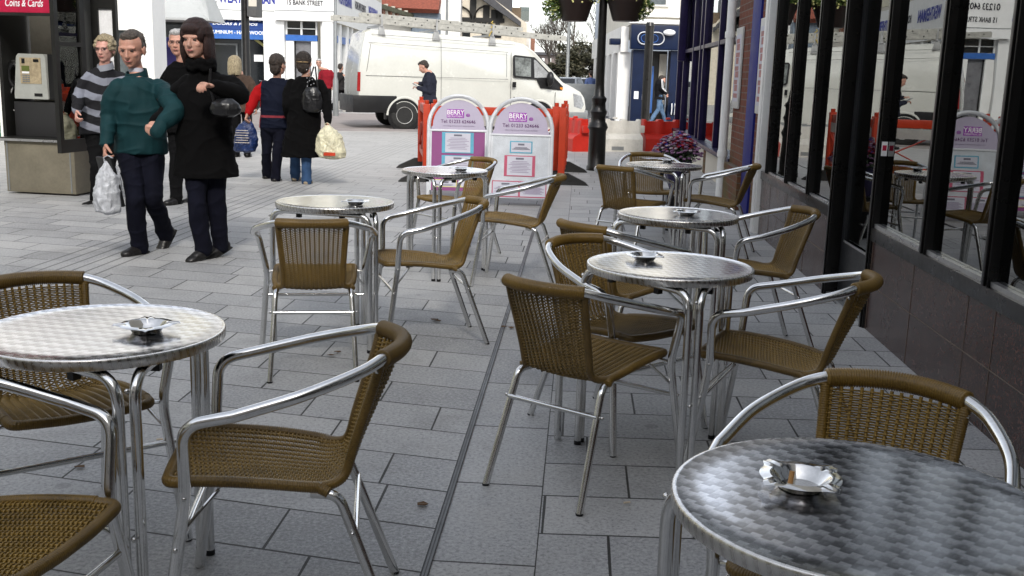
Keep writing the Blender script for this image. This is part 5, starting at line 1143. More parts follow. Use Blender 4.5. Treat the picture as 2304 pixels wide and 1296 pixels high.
# ================================================================ bouquet in a bucket
p = GP(1525,395); p = Vector((1.50,9.75,0)); bq = empty('flower_bucket', p, 0, 'wrapped bunch of red and mauve flowers beside the farthest table', 'flowers'); rnd = random.Random(11)
bq.scale = (.78,.78,1.10); MB().lathe([(.11,0),(.12,.02),(.15,.34),(.155,.35),(.14,.35)], 24).build('bucket', M['blackplastic'], bq)
MB().lathe([(.06,.34),(.11,.44),(.17,.56),(.19,.60),(.175,.585)], 30, rad=lambda th,r,z: 1+.07*math.sin(7*th)*(z>.4), closed=False).build('wrapping', plain('violet_wrap_film', (.05,.04,.11), .2), bq)
b = MB(); leaves(b, (0,0,.64), (.25,.22,.12), 1100, .024, rnd); b.build('foliage', leafmat('bunch_leaf', [(.1,(.02,.03,.02)),(.6,(.05,.08,.04)),(.95,(.15,.19,.13))]), bq, smooth=False)
for nm, col, n_ in (('red_blossom',(.30,.012,.03),150),('mauve_blossom',(.24,.12,.22),190),('blue_blossom',(.05,.05,.35),34),('pale_blossom',(.42,.34,.38),90)):
    b = MB()
    for _ in range(n_):
        a = rnd.uniform(0,6.28); r_ = rnd.random()**.6*(.30 if nm != 'red_blossom' else .22); z = .80-r_*r_*1.9+rnd.uniform(-.03,.04); c_ = Vector((r_*math.cos(a), r_*math.sin(a)*.9, z))
        for k_ in range(5):
            aa = k_*1.256+a; b.ball(c_+Vector((math.cos(aa)*.011, math.sin(aa)*.011, .003*(k_%2))), (.0125,.0125,.008), 6, 4)
    b.build(nm, plain(nm+'_petal', col, .6, 0, .35, 20), bq)
MB().box(-.06,.01,-.005,.005,.80,.84).build('price_card', plain('pale_green_card',(.42,.52,.44),.6), bq, smooth=False)
# small clipped sign on the plaza, dark step kerb
# ================================================================ telephone kiosk
kz = R(-9); ko = Vector((-5.0,11.35,0)); kiosk = empty('telephone_kiosk', ko, kz, 'open fronted telephone kiosk with a crimson header and steel plinth', 'phone kiosk')
steelb = plain('stained_brushed_steel', (.25,.225,.17), .42, .55, .12, 4, .1, .4, 0, .25); dkf = plain('kiosk_dark_frame', (.014,.014,.013), .35)
MB().box(-.40,.40,-.30,.30,.02,.56).build('plinth', steelb, kiosk, bevel=.004)
[MB().box(q_,q_+.015,-.305,-.3005,.03,.55).build('plinth_seam', M['greymetal'], kiosk, smooth=False) for q_ in (-.38,.345)]
MB().box(-.43,.43,-.34,.33,.561,.60).build('shelf', dkf, kiosk, bevel=.004); MB().box(-.43,.43,-.343,-.3405,.563,.588).build('shelf_edge', M['sillmetal'], kiosk, smooth=False)
MB().box(-.40,.30,.27,.30,.601,2.5).build('back_panel', plain('beige_back_panel', (.42,.39,.30), .6, 0, .12, 3, 0, .3, 0, .2), kiosk, smooth=False)
MB().box(-.46,-.42,-.22,.32,.50,2.62).build('left_frame', dkf, kiosk, bevel=.004)
# right wing: glazed leaf reaching forward
wg = empty('side_wing', (.60,-.87,.50)); wg.parent = kiosk
wing = [(0,.05),(.62,.67),(1.22,1.28)]
def wbox(y0,y1,z0,z1,name,mat,x0=-.022,x1=.022): return MB().box(x0,x1,y0,y1,z0,z1).build(name, mat, wg, smooth=False)
wbox(0,.06,0,2.1,'frame_stile',dkf); wbox(.42,.50,0,2.1,'frame_stile',dkf); wbox(.0601,.4199,0,.13,'frame_rail',dkf); wbox(.0601,.4199,1.05,1.09,'frame_rail',dkf); wbox(.0601,.4199,2.0,2.1,'frame_rail',dkf)
wbox(.0602,.4198,.1301,1.9999,'wing_glass',M['glass'],-.004,.004)
wg.rotation_euler = (0,0,R(-2))
MB().box(.34,.52,-.31,.32,.601,2.62).build('corner_pillar', plain('kiosk_grey_pillar', (.07,.07,.065), .45), kiosk, bevel=.006)
MB().box(.30,.50,.25,.34,0.02,.56).build('pillar_foot', steelb, kiosk, smooth=False)
MB().box(.521,.60,-.05,.0,.62,2.62).box(.60,.80,-.05,0,1.95,2.62).box(.76,.80,-.05,0,1.1,1.95).build('outer_stile', dkf, kiosk, smooth=False); MB().box(.601,.759,-.03,-.01,1.1,1.949).build('end_panel', M['inkwhite'], kiosk, smooth=False)
hdr = MB().box(-.75,.50,-.46,-.42,1.875,2.06).build('header', M['red'], kiosk, bevel=.004)
MB().box(-.75,.50,-.46,-.42,2.061,2.60).build('roof_box', dkf, kiosk, smooth=False); MB().box(-.75,.50,-.465,-.41,1.845,1.874).build('header_trim', dkf, kiosk, smooth=False)
text('Coins & Cards', .108, M['inkwhite'], hdr, (.035,-.462,1.968), (R(90),0,0), shear=.25, bold=.001, sx=.66)
MB().box(.385,.475,-.4635,-.4605,1.892,2.042).build('symbol_frame', M['inkwhite'], hdr, smooth=False); MB().box(.39,.47,-.4655,-.464,1.897,2.037).build('symbol_ground', M['red'], hdr, smooth=False)
MB().tube([(.440,-.467,2.024),(.453,-.467,2.0),(.451,-.467,1.962),(.435,-.467,1.927),(.41,-.467,1.914)], [(.014,.002),(.009,.002),(.008,.002),(.009,.002),(.014,.002)], 8).build('handset_symbol', M['inkwhite'], hdr)
MB().box(.18,.33,.24,.268,1.0,1.85).build('notice', plain('notice_blue', (.03,.06,.2), .5, 0, .9, 25), kiosk, smooth=False)
# payphone
pp = empty('payphone', (-.15,.05,1.00)); pp.parent = kiosk
pg = plain('payphone_grey', (.40,.41,.38), .4, .2, .08, 12)
f_ = MB(); f_.rings([[Vector((x*s_, y, z)) for x, z in ((-.20,0),(.20,0),(.20,.02),(.185,.44),(.165,.47),(-.13,.47),(-.155,.44),(-.20,.05))] for y, s_ in ((-.20,.97),(-.19,1.0),(.0,1.0))]); f_.build('case', pg, pp, fix=True)
MB().box(-.11,.13,-.206,-.2005,.16,.43).build('instruction_plate', plain('worn_gold_plate', (.42,.34,.22), .45, .2, .25, 30), pp, smooth=False)
MB().box(-.09,.0,-.210,-.2065,.29,.345).build('display', plain('display_green', (.10,.12,.03), .3), pp, smooth=False); MB().box(-.085,-.005,-.2105,-.2066,.265,.285).build('display_label', M['inkwhite'], pp, smooth=False)
b = MB()
for i in range(12): b.box(-.085+.03*(i%3),-.062+.03*(i%3),-.211,-.2065,.175+.021*(i//3),.188+.021*(i//3))
b.build('keypad', M['greymetal'], pp, smooth=False)
MB().box(-.085,-.05,-.211,-.2066,.37,.42).box(.05,.11,-.211,-.2066,.385,.415).build('coin_slot', M['blackplastic'], pp, smooth=False); MB().box(.04,.13,-.207,-.2005,.03,.06).build('refund_tray', M['blackplastic'], pp, smooth=False)
MB().tube([(-.24,-.14,.36),(-.27,-.16,.30),(-.275,-.16,.20),(-.25,-.14,.13)], [.032,.020,.020,.032], 12).build('handset', M['blackplastic'], pp); MB().box(-.26,-.19,-.13,-.06,.33,.40).build('cradle', M['steel'], pp, bevel=.006)
MB().tube(spline([(-.25,-.14,.12),(-.29,-.15,.0),(-.28,-.13,-.12),(-.2,-.08,-.14)], 8), .008, 8).build('cord', M['galv'], pp)
MB().box(.21,.30,-.20,.05,.0,.47).build('side_housing', M['blackplastic'], pp, smooth=False); MB().box(-.24,.26,-.16,.15,-.40,-.03).build('lower_box', plain('lower_box_grey', (.02,.02,.021), .5), pp, bevel=.01)
# ================================================================ buildings behind
def bld(name, loc, label): return empty(name, loc, 0, label, 'building')
class BB(MB):                                          # box collector in world space, built under a building empty
    def go(s, name, mat, par, **k):
        pw = par.matrix_basis.inverted() if par.parent is None else (par.parent.matrix_basis @ par.matrix_basis).inverted()
        s.v = [tuple(pw @ Vector(p)) for p in s.v]; return s.build(name, mat, par, **k)
# white shop at the left edge
wb = bld('white_shop', (-10,20,0), 'bright white building behind the kiosk with one framed window'); wb.matrix_basis = Matrix.Translation((-10,20,0))
x1 = AT(345,100,19).x; WD = 19.7
b = BB(); b.box(-16,AT(232,90,19).x,19,WD,0,7); b.box(AT(299,90,19).x,x1,19,WD,0,7); b.box(AT(232,90,19).x,AT(299,90,19).x,19,WD,2.05,7); b.box(AT(232,90,19).x,AT(299,90,19).x,19,WD,0,.5); b.go('wall', M['render_white'], wb, smooth=False)
b = BB(); wx0, wx1 = AT(232,90,19).x, AT(299,90,19).x; b.box(wx0,wx0+.06,18.97,19.05,.5,2.05); b.box(wx1-.06,wx1,18.97,19.05,.5,2.05); b.box(wx0+.06,wx1-.06,18.97,19.05,1.99,2.05); b.box(wx0+.06,wx1-.06,18.97,19.05,.5,.56); b.go('window_frame', M['white'], wb, smooth=False)
b = BB(); b.box(wx0+.061,wx1-.061,19.03,19.06,.561,1.989); b.go('window_pane', M['midglass'], wb, smooth=False)
gt = BB(); gt.box(-16,-9.35,18.97,18.999,0,1.05); gt.go('green_tiles', mat_brick('green_glazed_tiles',(.02,.16,.09),(.03,.20,.11),(.2,.3,.25),'x',.6), wb, smooth=False)
# canopied shop next to it
cs_ = bld('canopy_shop', (-8,29,0), 'shop with a pale grey bullnose canopy and posters in its window'); cs_.matrix_basis = Matrix.Translation((-8,29,0))
cx0, cx1 = AT(340,50,29).x-1.5, AT(424,0,29).x
b = BB(); b.box(cx0,cx1-.3,29.5,30,2.6,7); b.go('wall', M['cream2'], cs_, smooth=False)
b = BB(); pr_ = [(28.0,2.58),(28.0,2.64),(28.25,2.78),(28.7,3.1),(29.1,3.6),(29.5,4.3),(29.5,2.58)]
b.add([Vector((cx0,y,z)) for y,z in pr_]+[Vector((cx1+.85-min(.75,(z-2.58)*1.4),y,z)) for y,z in pr_], [tuple(range(7)),tuple(reversed(range(7,14)))]+[(k,7+k,7+(k+1)%7,(k+1)%7) for k in range(7)]); b.go('canopy', M['canopy'], cs_, fix=True, smooth=False)
b = BB(); b.box(cx0,cx1-.1,29.6,30,0,2.6); sg_ = b.go('shop_window', M['darkglass'], cs_, smooth=False)
for i,(x_,z_,c_) in enumerate(((355,100,(.45,.45,.5)),(375,130,(.35,.2,.25)),(388,105,(.06,.06,.3)),(358,140,(.1,.2,.4)))):
    q = AT(x_,z_,29.55); b = BB(); b.box(q.x-.2,q.x+.2,29.56,29.58,q.z-.28,q.z+.25); b.go('poster', plain('shop_poster_%d'%i, c_, .5, 0, .8, 12), cs_, smooth=False)
b = BB(); b.box(AT(344,150,29.4).x,AT(412,150,29.4).x,29.45,29.55,.3,AT(400,78,29.5).z-.35); b.go('poster_backing', plain('violet_backing', (.03,.02,.13), .5), cs_, smooth=False)
# corner shop
cn = bld('corner_shop', (-8,39,0), 'white corner shop with a wraparound fascia of blue and black lettering'); cn.matrix_basis = Matrix.Translation((-8,39,0))
YA = 38.0; ax0 = -15.0; ax1 = AT(628,40,YA).x; YB = 37.3; bx1 = AT(752,40,YB).x; cxp = AT(857,30,52.0)
FZ0, FZ1 = 4.05+.25, 5.55
FZ0 = AT(690,27,YB).z; FZ1 = FZ0+1.3
FP = [(ax0,YA),(ax1,YA),(ax1+.02,YB),(bx1,YB),(cxp.x,52.0)]
def facade(pts, z0, z1, th=.3, off=0):
    b = BB(); n = len(pts)
    vs_ = [Vector((x,y-off,z)) for z in (z0,z1) for x,y in pts]+[Vector((x,y+th,z)) for z in (z0,z1) for x,y in pts]
    f = []
    for i in range(n-1): f += [(i,i+1,n+i+1,n+i),(2*n+i,3*n+i,3*n+i+1,2*n+i+1),(n+i,n+i+1,3*n+i+1,3*n+i),(i,2*n+i,2*n+i+1,i+1)]
    f += [(0,n,3*n,2*n),(n-1,3*n-1,4*n-1,2*n-1)]; b.add(vs_, f); return b
UP = [(ax0,YA),(ax1,YA),(bx1,YB+.02),(cxp.x,52.0),(cxp.x-6,56),(ax0,56)]
b = BB(); n = len(UP); b.add([Vector((x,y+.25,FZ1+.18)) for x,y in UP]+[Vector((x,y+.25,11)) for x,y in UP], [tuple(reversed(range(n))),tuple(range(n,2*n))]+[(k,(k+1)%n,n+(k+1)%n,n+k) for k in range(n)]); b.go('upper_wall', M['cream'], cn, fix=True, smooth=False)
for k_ in range(4):
    f_ = (k_+.5)/4; q = Vector((bx1+(cxp.x-bx1)*f_, YB+(52-YB)*f_, 0)); dn = Vector((cxp.x-bx1, 52-YB, 0)).normalized(); nn = Vector((dn.y,-dn.x,0))
    mt = Matrix(((dn.x,nn.x,0,q.x),(dn.y,nn.y,0,q.y+.2),(0,0,1,0),(0,0,0,1)))
    b = BB(); b.box(-.55,.55,.02,.09,FZ1+1.5,FZ1+3.4,mt); fr_ = b.go('window', M['white'], cn, smooth=False)
    b = BB(); b.box(-.47,.47,.091,.11,FZ1+1.6,FZ1+3.3,mt); b.go('pane', M['midglass'], fr_, smooth=False) if False else b.go('window_pane', M['midglass'], cn, smooth=False)
    b = BB(); b.box(-.7,.7,.02,.2,FZ1+1.36,FZ1+1.49,mt); b.go('window_sill', M['white'], cn, smooth=False)
for xw in (ax0+1.5, ax0+4.2, (ax1+bx1)/2-.0):
    yy = YA if xw < ax1 else YB+.02; b = BB(); b.box(xw-.55,xw+.55,yy+.15,yy+.24,FZ1+1.5,FZ1+3.4); b.go('window', M['white'], cn, smooth=False); b = BB(); b.box(xw-.47,xw+.47,yy+.12,yy+.149,FZ1+1.6,FZ1+3.3); b.go('window_pane', M['midglass'], cn, smooth=False)
facade(FP, FZ0, FZ1).go('fascia', M['white'], cn, smooth=False, fix=True)
facade(FP, FZ1, FZ1+.16, .3, .12).go('cornice', M['cream2'], cn, smooth=False, fix=True); facade(FP, FZ0-.30, FZ0-.002, .3, .10).go('lower_cornice', M['white'], cn, smooth=False, fix=True)
facade(FP, FZ0+.02, FZ0+.05, .02, .012).go('fascia_trim', M['greymetal'], cn, smooth=False, fix=True)
lo = Vector((-8,39,0)); tz = (FZ0+FZ1)/2
def ctext(s_, size, mat, x, y, z, rz=0, **k): return text(s_, size, mat, cn, Vector((x,y,z))-lo, (R(90),0,rz), **k)
ctext('WEATHERMAN', .44, M['inkblue'], AT(556,10,YA-.02).x, YA-.02, FZ0+.42, bold=.014, sx=.66)
b = BB(); b.box(AT(443,5,YA).x,AT(484,5,YA).x,YA-.02,YA-.005,FZ0+.13,FZ0+.95); b.go('small_plaque', M['inkgrey'], cn, smooth=False); b = BB(); b.box(AT(446,5,YA).x,AT(481,5,YA).x,YA-.03,YA-.0205,FZ0+.17,FZ0+.91); b.go('plaque_face', M['inkwhite'], cn, smooth=False)
ctext('WEATHERMAN', .115, M['inkblack'], AT(463,12,YA).x, YA-.035, FZ0+.30, bold=.004)
cxm = (ax1+bx1)/2
ctext('15 BANK STREET', .235, M['inkblack'], cxm+.02, YB-.02, FZ0+.30, bold=.004, sx=.72); ctext('☎ 01233 640242' if False else '01233 640242', .30, M['inkblack'], cxm+.05, YB-.02, FZ0+.72, bold=.006, sx=.8)
rr_ = math.atan2(52-YB, cxp.x-bx1); dn = Vector((math.cos(rr_), math.sin(rr_), 0))
for i,(s_, d_, c_, sz, bo) in enumerate((('WEATHERMAN',2.6,M['inkblue'],.62,.02),('HOME IMPROVEMENTS',7.0,M['inkblack'],.42,.008),('WEATHERMAN',11.4,M['inkblue'],.62,.02))):
    q = Vector((bx1,YB,0))+dn*d_+Vector((dn.y,-dn.x,0))*.02; ctext(s_, sz, c_, q.x, q.y, tz-.05, rr_, bold=bo, sx=.8)
# ground floor: columns, door, windows on each side
zt = FZ0-.31
def col(x0,x1,y0,y1,z0=0,z1=None,name='pilaster',mat=None): b = BB(); b.box(x0,x1,y0,y1,z0,zt if z1 is None else z1); return b.go(name, mat or M['white'], cn, smooth=False)
col(AT(594,150,YB+.1).x, AT(640,150,YB+.1).x, YB+.1, YB+.7); col(AT(722,150,YB+.1).x, AT(752,150,YB).x-.06, YB+.1, YB+.7)
dx0, dx1 = AT(643,100,YB+.3).x, AT(714,100,YB+.3).x; zb0, zb1 = AT(680,92,YB+.3).z, AT(680,79,YB+.3).z
b = BB(); b.box(dx0,dx1,YB+.28,YB+.42,zb0,zb1); b.go('blue_rail', M['bluepaint'], cn, smooth=False)
b = BB(); b.box(dx0,dx1,YB+.36,YB+.42,zb1+.01,zt); b.go('fanlight', M['darkglass'], cn, smooth=False)
b = BB(); b.box((dx0+dx1)/2-.035,(dx0+dx1)/2+.035,YB+.3,YB+.355,zb1+.01,zt); b.box(dx0,dx0+.06,YB+.3,YB+.355,zb1+.01,zt); b.box(dx1-.06,dx1,YB+.3,YB+.355,zb1+.01,zt); b.box(dx0,dx1,YB+.29,YB+.299,(zb1+zt)/2-.03,(zb1+zt)/2); b.go('fanlight_bar', M['white'], cn, smooth=False)
b = BB(); b.box(dx0,dx0+.28,YB+.3,YB+.5,0,zb0-.01); b.box(dx1-.22,dx1,YB+.3,YB+.5,0,zb0-.01); b.go('door_jamb', M['white'], cn, smooth=False)
b = BB(); b.box(dx0+.281,dx1-.221,YB+.44,YB+.5,0,zb0-.01); dr_ = b.go('door', plain('shop_door_grey',(.17,.17,.18),.3,0,.2), cn, smooth=False)
b = BB(); b.box(dx0+.285,dx0+.33,YB+.42,YB+.439,0,zb0-.02); b.go('door_edge', M['blackplastic'], cn, smooth=False)
# left face: blue awning and dark window
b = BB(); b.box(ax0,ax1-.3,YA+.35,YA+.5,0,zt); lw2 = b.go('shop_window', M['darkglass'], cn, smooth=False)
z0a = AT(530,88,YA).z; z1a = AT(530,38,YA).z
b = BB(); b.add([Vector((x,y,z)) for x in (ax0,ax1-.32) for y,z in ((YA-.25,z0a),(YA-.25,z0a+.35),(YA+.3,z1a),(YA+.3,z0a))], [(0,1,2,3),(7,6,5,4),(0,4,5,1),(1,5,6,2),(2,6,7,3),(3,7,4,0)]); aw = b.go('awning', M['bluefabric'], cn, fix=True, smooth=False)
b = BB(); b.box(ax0,ax1-.32,YA-.262,YA-.252,z0a,z0a+.30); b.go('awning_valance', M['bluepaint'], cn, smooth=False)
cxa = AT(528,50,YA-.1).x
sl_a = math.atan2(.55, z1a-z0a-.35); ra = (R(90)-sl_a, 0, 0)
def at_aw(f): return Vector((cxa, YA-.25+.55*f-.02, z0a+.35+(z1a-z0a-.35)*f))
for s_, f_, sz in (('REPLACEMENT WINDOWS',.78,.20),('DOORS & PATIOS',.40,.20),):
    q = at_aw(f_); text(s_, sz, M['inkwhite'], cn, q-lo, ra, bold=.004)
text('ALUMINIUM - HARDWOOD', .165, M['inkwhite'], cn, Vector((cxa+.1,YA-.27,z0a+.22))-lo, (R(90),0,0), bold=.004)
q = AT(583,95,YA+.3); b = BB(); b.box(-.26,.26,-.02,0,-.045,.045, Matrix.Translation((q.x,YA+.33,q.z)) @ Matrix.Rotation(R(35),4,'Y')); b.go('yellow_sticker', M['yellowcard'], cn, smooth=False)
q = AT(582,131,YA+.3); b = BB(); b.box(q.x-.17,q.x+.16,YA+.31,YA+.33,q.z-.12,q.z+.12); b.go('window_notice', M['inkwhite'], cn, smooth=False)
b = BB(); q = AT(505,130,YA+.3)
for dx_ in (-.5,.45): b.box(q.x+dx_-.03,q.x+dx_+.03,YA+.3,YA+.34,0,q.z+.45)
b.box(q.x-.53,q.x+.48,YA+.3,YA+.34,q.z+.451,q.z+.51); b.go('window_bars', M['greymetal'], cn, smooth=False)
# right receding face: white mullions, blue rail, glass
L2 = (Vector((cxp.x,52.0,0))-Vector((bx1,YB,0))).length; mt = Matrix(((dn.x,-dn.y,0,bx1),(dn.y,dn.x,0,YB),(0,0,1,0),(0,0,0,1)))
b = BB(); b.box(.3,L2,.25,.35,.45,zt,mt); b.go('shop_window', M['midglass'], cn, smooth=False)
b = BB(); b.box(.3,L2,.12,.24,zb0,zb1+.05,mt); b.go('blue_rail', M['bluepaint'], cn, smooth=False)
for s_ in (.15,1.9,3.8,5.0,7.0,9.0,11.2,13.4):
    b = BB(); b.box(s_-.22,s_+.22,.05,.40,0,zt,mt); b.go('pilaster', M['white'], cn, smooth=False)
b = BB(); b.box(.4,L2,.10,.4,0,.449,mt); b.go('stall_riser', M['cream2'], cn, smooth=False)
# bollard, striped bin by the corner
p = AT(786,225,37); t = empty('striped_drum', (p.x,37,0), 0, 'white drum with a red band behind the van rear', 'drum'); MB().lathe([(.24,0),(.24,.36),(.235,.86),(.21,.88)], 24).build('drum', M['whitebarrier'], t); MB().lathe([(.2435,.30),(.2435,.56)], 24, closed=False).build('red_band', M['red'], t)
# bicycles behind the post
def bike(x, y, rz, lb):
    t = empty('bicycle', (x,y,0), rz, lb, 'bicycle', 'bicycles parked before the shop')
    for xx in (-.52,.52): 
        w_ = MB(); w_.tube([(xx+.33*math.cos(a*math.pi/14), 0, .34+.33*math.sin(a*math.pi/14)) for a in range(29)], .02, 6, False)
        for a in range(8): w_.tube([(xx,0,.34),(xx+.32*math.cos(a*.785),0,.34+.32*math.sin(a*.785))], .003, 4)
        w_.build('wheel', M['rubber'], t)
    MB().tube([(-.52,0,.34),(-.1,0,.32),(.38,0,.78),(-.22,0,.80),(-.1,0,.32)], .016, 6).tube([(-.52,0,.34),(-.22,0,.80)], .014, 6).tube([(.52,0,.34),(.38,0,.78),(.35,0,.98)], .016, 6).build('bike_frame', M['greymetal'], t)
    MB().tube([(.35,-.26,1.02),(.40,-.1,1.0),(.40,.1,1.0),(.35,.26,1.02)], .013, 6).build('handlebar', M['steel'], t); MB().ball((-.24,0,.92),(.14,.07,.035),10,6).build('saddle', M['blackplastic'], t)
bike(AT(520,160,33).x, 33, .3, 'bicycle parked left of the thick black post'); bike(AT(575,165,34).x, 34, -.4, 'bicycle parked right of the thick black post')
# brick building with balustrade and tiled roof
rb = bld('balustrade_building', (-7,58,0), 'red tiled building with a stone balustrade behind the ladders'); rb.matrix_basis = Matrix.Translation((-7,58,0))
q0, q1 = AT(850,30,54), AT(962,44,68); q0 = Vector((q0.x,54,0)); q1 = Vector((q1.x,68,0)); dd_ = (q1-q0); Lb = dd_.length; dd_.normalize(); mb_ = Matrix(((dd_.x,-dd_.y,0,q0.x),(dd_.y,dd_.x,0,q0.y),(0,0,1,0),(0,0,0,1)))
zB = AT(855,45,54).z; zT = AT(855,8,54).z
b = BB(); b.box(0,Lb,0,6,0,zB,mb_); b.go('wall', M['cream2'], rb, smooth=False)
b = BB(); b.box(0,Lb,-.15,.25,zT-.22,zT,mb_); b.box(0,Lb,-.1,.2,zB+.001,zB+.12,mb_)
b.go('coping', plain('mossy_coping',(.10,.10,.06),.9,0,.4,5), rb, smooth=False)
for i in range(16):
    s_ = Lb*(i+.4)/16; b = BB()
    if i % 2: b.box(s_-.22,s_+.22,-.05,.15,zB+.121,zT-.221,mb_); b.go('brick_panel', M['brick_far'], rb, smooth=False)
    else: b.lathe([(.07,0),(.13,.25),(.06,.6),(.12,.8),(.08,zT-zB-.35)], 10, m=None, c=mb_ @ Vector((s_,.05,zB+.121))); b.go('baluster', M['cream2'], rb)
b = BB(); r0 = AT(862,26,64); r1 = AT(981,26,64); b.add([Vector((r0.x-2,62,r1.z+.1)),Vector((r1.x+.3,62,r1.z+.0)),Vector((r1.x+.3,70,r1.z+6)),Vector((r0.x-2,70,r1.z+6)),Vector((r0.x-2,62.3,r1.z-.2)),Vector((r1.x+.3,62.3,r1.z-.2)),Vector((r1.x+.3,70,r1.z+3)),Vector((r0.x-2,70,r1.z+3))], [(0,1,2,3),(7,6,5,4),(0,4,5,1),(1,5,6,2),(2,6,7,3),(3,7,4,0)]); b.go('roof', M['tiles'], rb, fix=True, smooth=False)
b = BB(); b.box(r0.x+1,r1.x+.3,62.6,69,0,r1.z-.15); b.go('slate_wall', M['slateblue'], rb, smooth=False)
# white block between
ww = bld('white_gable_building', (-3.5,66,0), 'plain white building left of the half timbered gable'); ww.matrix_basis = Matrix.Translation((-3.5,66,0))
b = BB(); b.box(AT(981,30,64).x,AT(1036,30,64).x,64,72,0,12); b.go('wall', M['render_white'], ww, smooth=False)
# half timbered building
ht = bld('half_timbered_building', (0,68,0), 'half timbered house with black curved braces and a sloping dark roof'); ht.matrix_basis = Matrix.Translation((0,68,0)); Yh = 66.0
def hx(px, py=40): return AT(px, py, Yh).x
def hz(px, py): return AT(px, py, Yh).z
b = BB(); xL, xR = hx(1036), hx(1135); poly = [(xL,0),(hx(1185,150),0),(hx(1185,60),hz(1165,52)),(hx(1090,0),hz(1085,-18)),(xL,hz(1036,-40))]; b.prism(poly, Yh, Yh+8); b.go('wall', plain('cream_plaster',(.62,.56,.46),.8), ht, fix=True, smooth=False)
tb_ = BB(); 
def tim(p0, p1, wd=.16): a = Vector((hx(*p0),Yh-.06,hz(*p0))); c = Vector((hx(*p1),Yh-.06,hz(*p1))); tb_.tube([a,c], [(wd,.05)]*2, 4)
for x_ in (1064,1094,1112,1124): 
    top_ = -30 if x_ < 1080 else (12 if x_ < 1100 else 22); tb_ = BB(); tb_.box(hx(x_)-.2,hx(x_)+.2,Yh-.08,Yh-.001,hz(x_,42),hz(x_,top_)); tb_.go('timber', M['blacktimber'], ht, smooth=False)
tb_ = BB(); tb_.box(xL,hx(1135),Yh-.11,Yh-.001,hz(1080,50),hz(1080,40)); tb_.go('timber', M['blacktimber'], ht, smooth=False)
for pts in ([(1038,14),(1052,22),(1060,34),(1061,42)],[(1090,14),(1077,20),(1069,32),(1067,42)]):
    tb_ = BB(); P_ = spline([Vector((hx(*p_),Yh-.05,hz(*p_))) for p_ in pts], 6); tb_.tube(P_, [(.2,.05)]*len(P_), 4); tb_.go('curved_brace', M['blacktimber'], ht, smooth=False)
for x_ in (1063,1077,1090,1104,1120): tb_ = BB(); tb_.box(hx(x_)-.14,hx(x_)+.14,Yh-.09,Yh-.001,hz(x_,56),hz(x_,49)); tb_.go('dentil', M['blacktimber'], ht, smooth=False)
b = BB(); a0 = Vector((hx(1064,-10),Yh-.9,hz(1064,-14))); a1 = Vector((hx(1172,60),Yh-.9,hz(1172,61))); up_ = Vector((0,0,.55))
b.add([a0,a1,a1+up_*.5,a0+up_*1.2,a0+Vector((0,9,0)),a1+Vector((0,9,0)),a1+Vector((0,9,0))+up_*.5,a0+Vector((0,9,0))+up_*1.2], [(0,1,2,3),(7,6,5,4),(0,4,5,1),(1,5,6,2),(2,6,7,3),(3,7,4,0)]); b.go('roof', M['slate'], ht, fix=True, smooth=False)
b = BB(); b.box(hx(1100,-10),hx(1152,0),Yh+.6,Yh+6,hz(1150,35),hz(1150,-25)); b.go('dormer', M['slate'], ht, smooth=False)
b = BB(); b.box(hx(1150),hx(1172),Yh+2,Yh+8,hz(1160,50),hz(1160,12)); b.go('chimney_stack', plain('brown_brick_stack',(.16,.12,.08),.9,0,.3,9), ht, smooth=False)
for i,(x0_,x1_,y0_,y1_) in enumerate(((1040,1058,85,66),(1084,1128,84,72))):
    b = BB(); b.box(hx(x0_,75),hx(x1_,75),Yh-.05,Yh-.001,hz(x0_,y0_),hz(x0_,y1_)); b.go('window_pane', M['darkglass'], ht, smooth=False)
wh = bld('pale_rendered_house', (2.5,72,0), 'pale rendered house with a glass balcony beyond the van cab'); wh.matrix_basis = Matrix.Translation((2.5,72,0))
b = BB(); b.box(AT(1130,80,70).x,AT(1190,80,70).x,70,80,0,AT(1180,46,70).z); b.box(AT(1190,80,70).x,AT(1204,80,70).x,72,84,0,AT(1200,66,70).z); b.go('wall', M['render_white'], wh, smooth=False)
b = BB(); b.box(AT(1168,60,70).x,AT(1190,60,70).x,69.9,69.97,AT(1180,46,70).z,AT(1180,16,70).z); b.go('balcony_glass', M['glass'], wh, smooth=False)
b = BB(); b.box(AT(1195,80,69).x,AT(1204,80,69).x,68.9,69.99,AT(1200,130,69).z,AT(1200,78,69).z); b.go('brick_pier', M['brick_far'], wh, smooth=False)
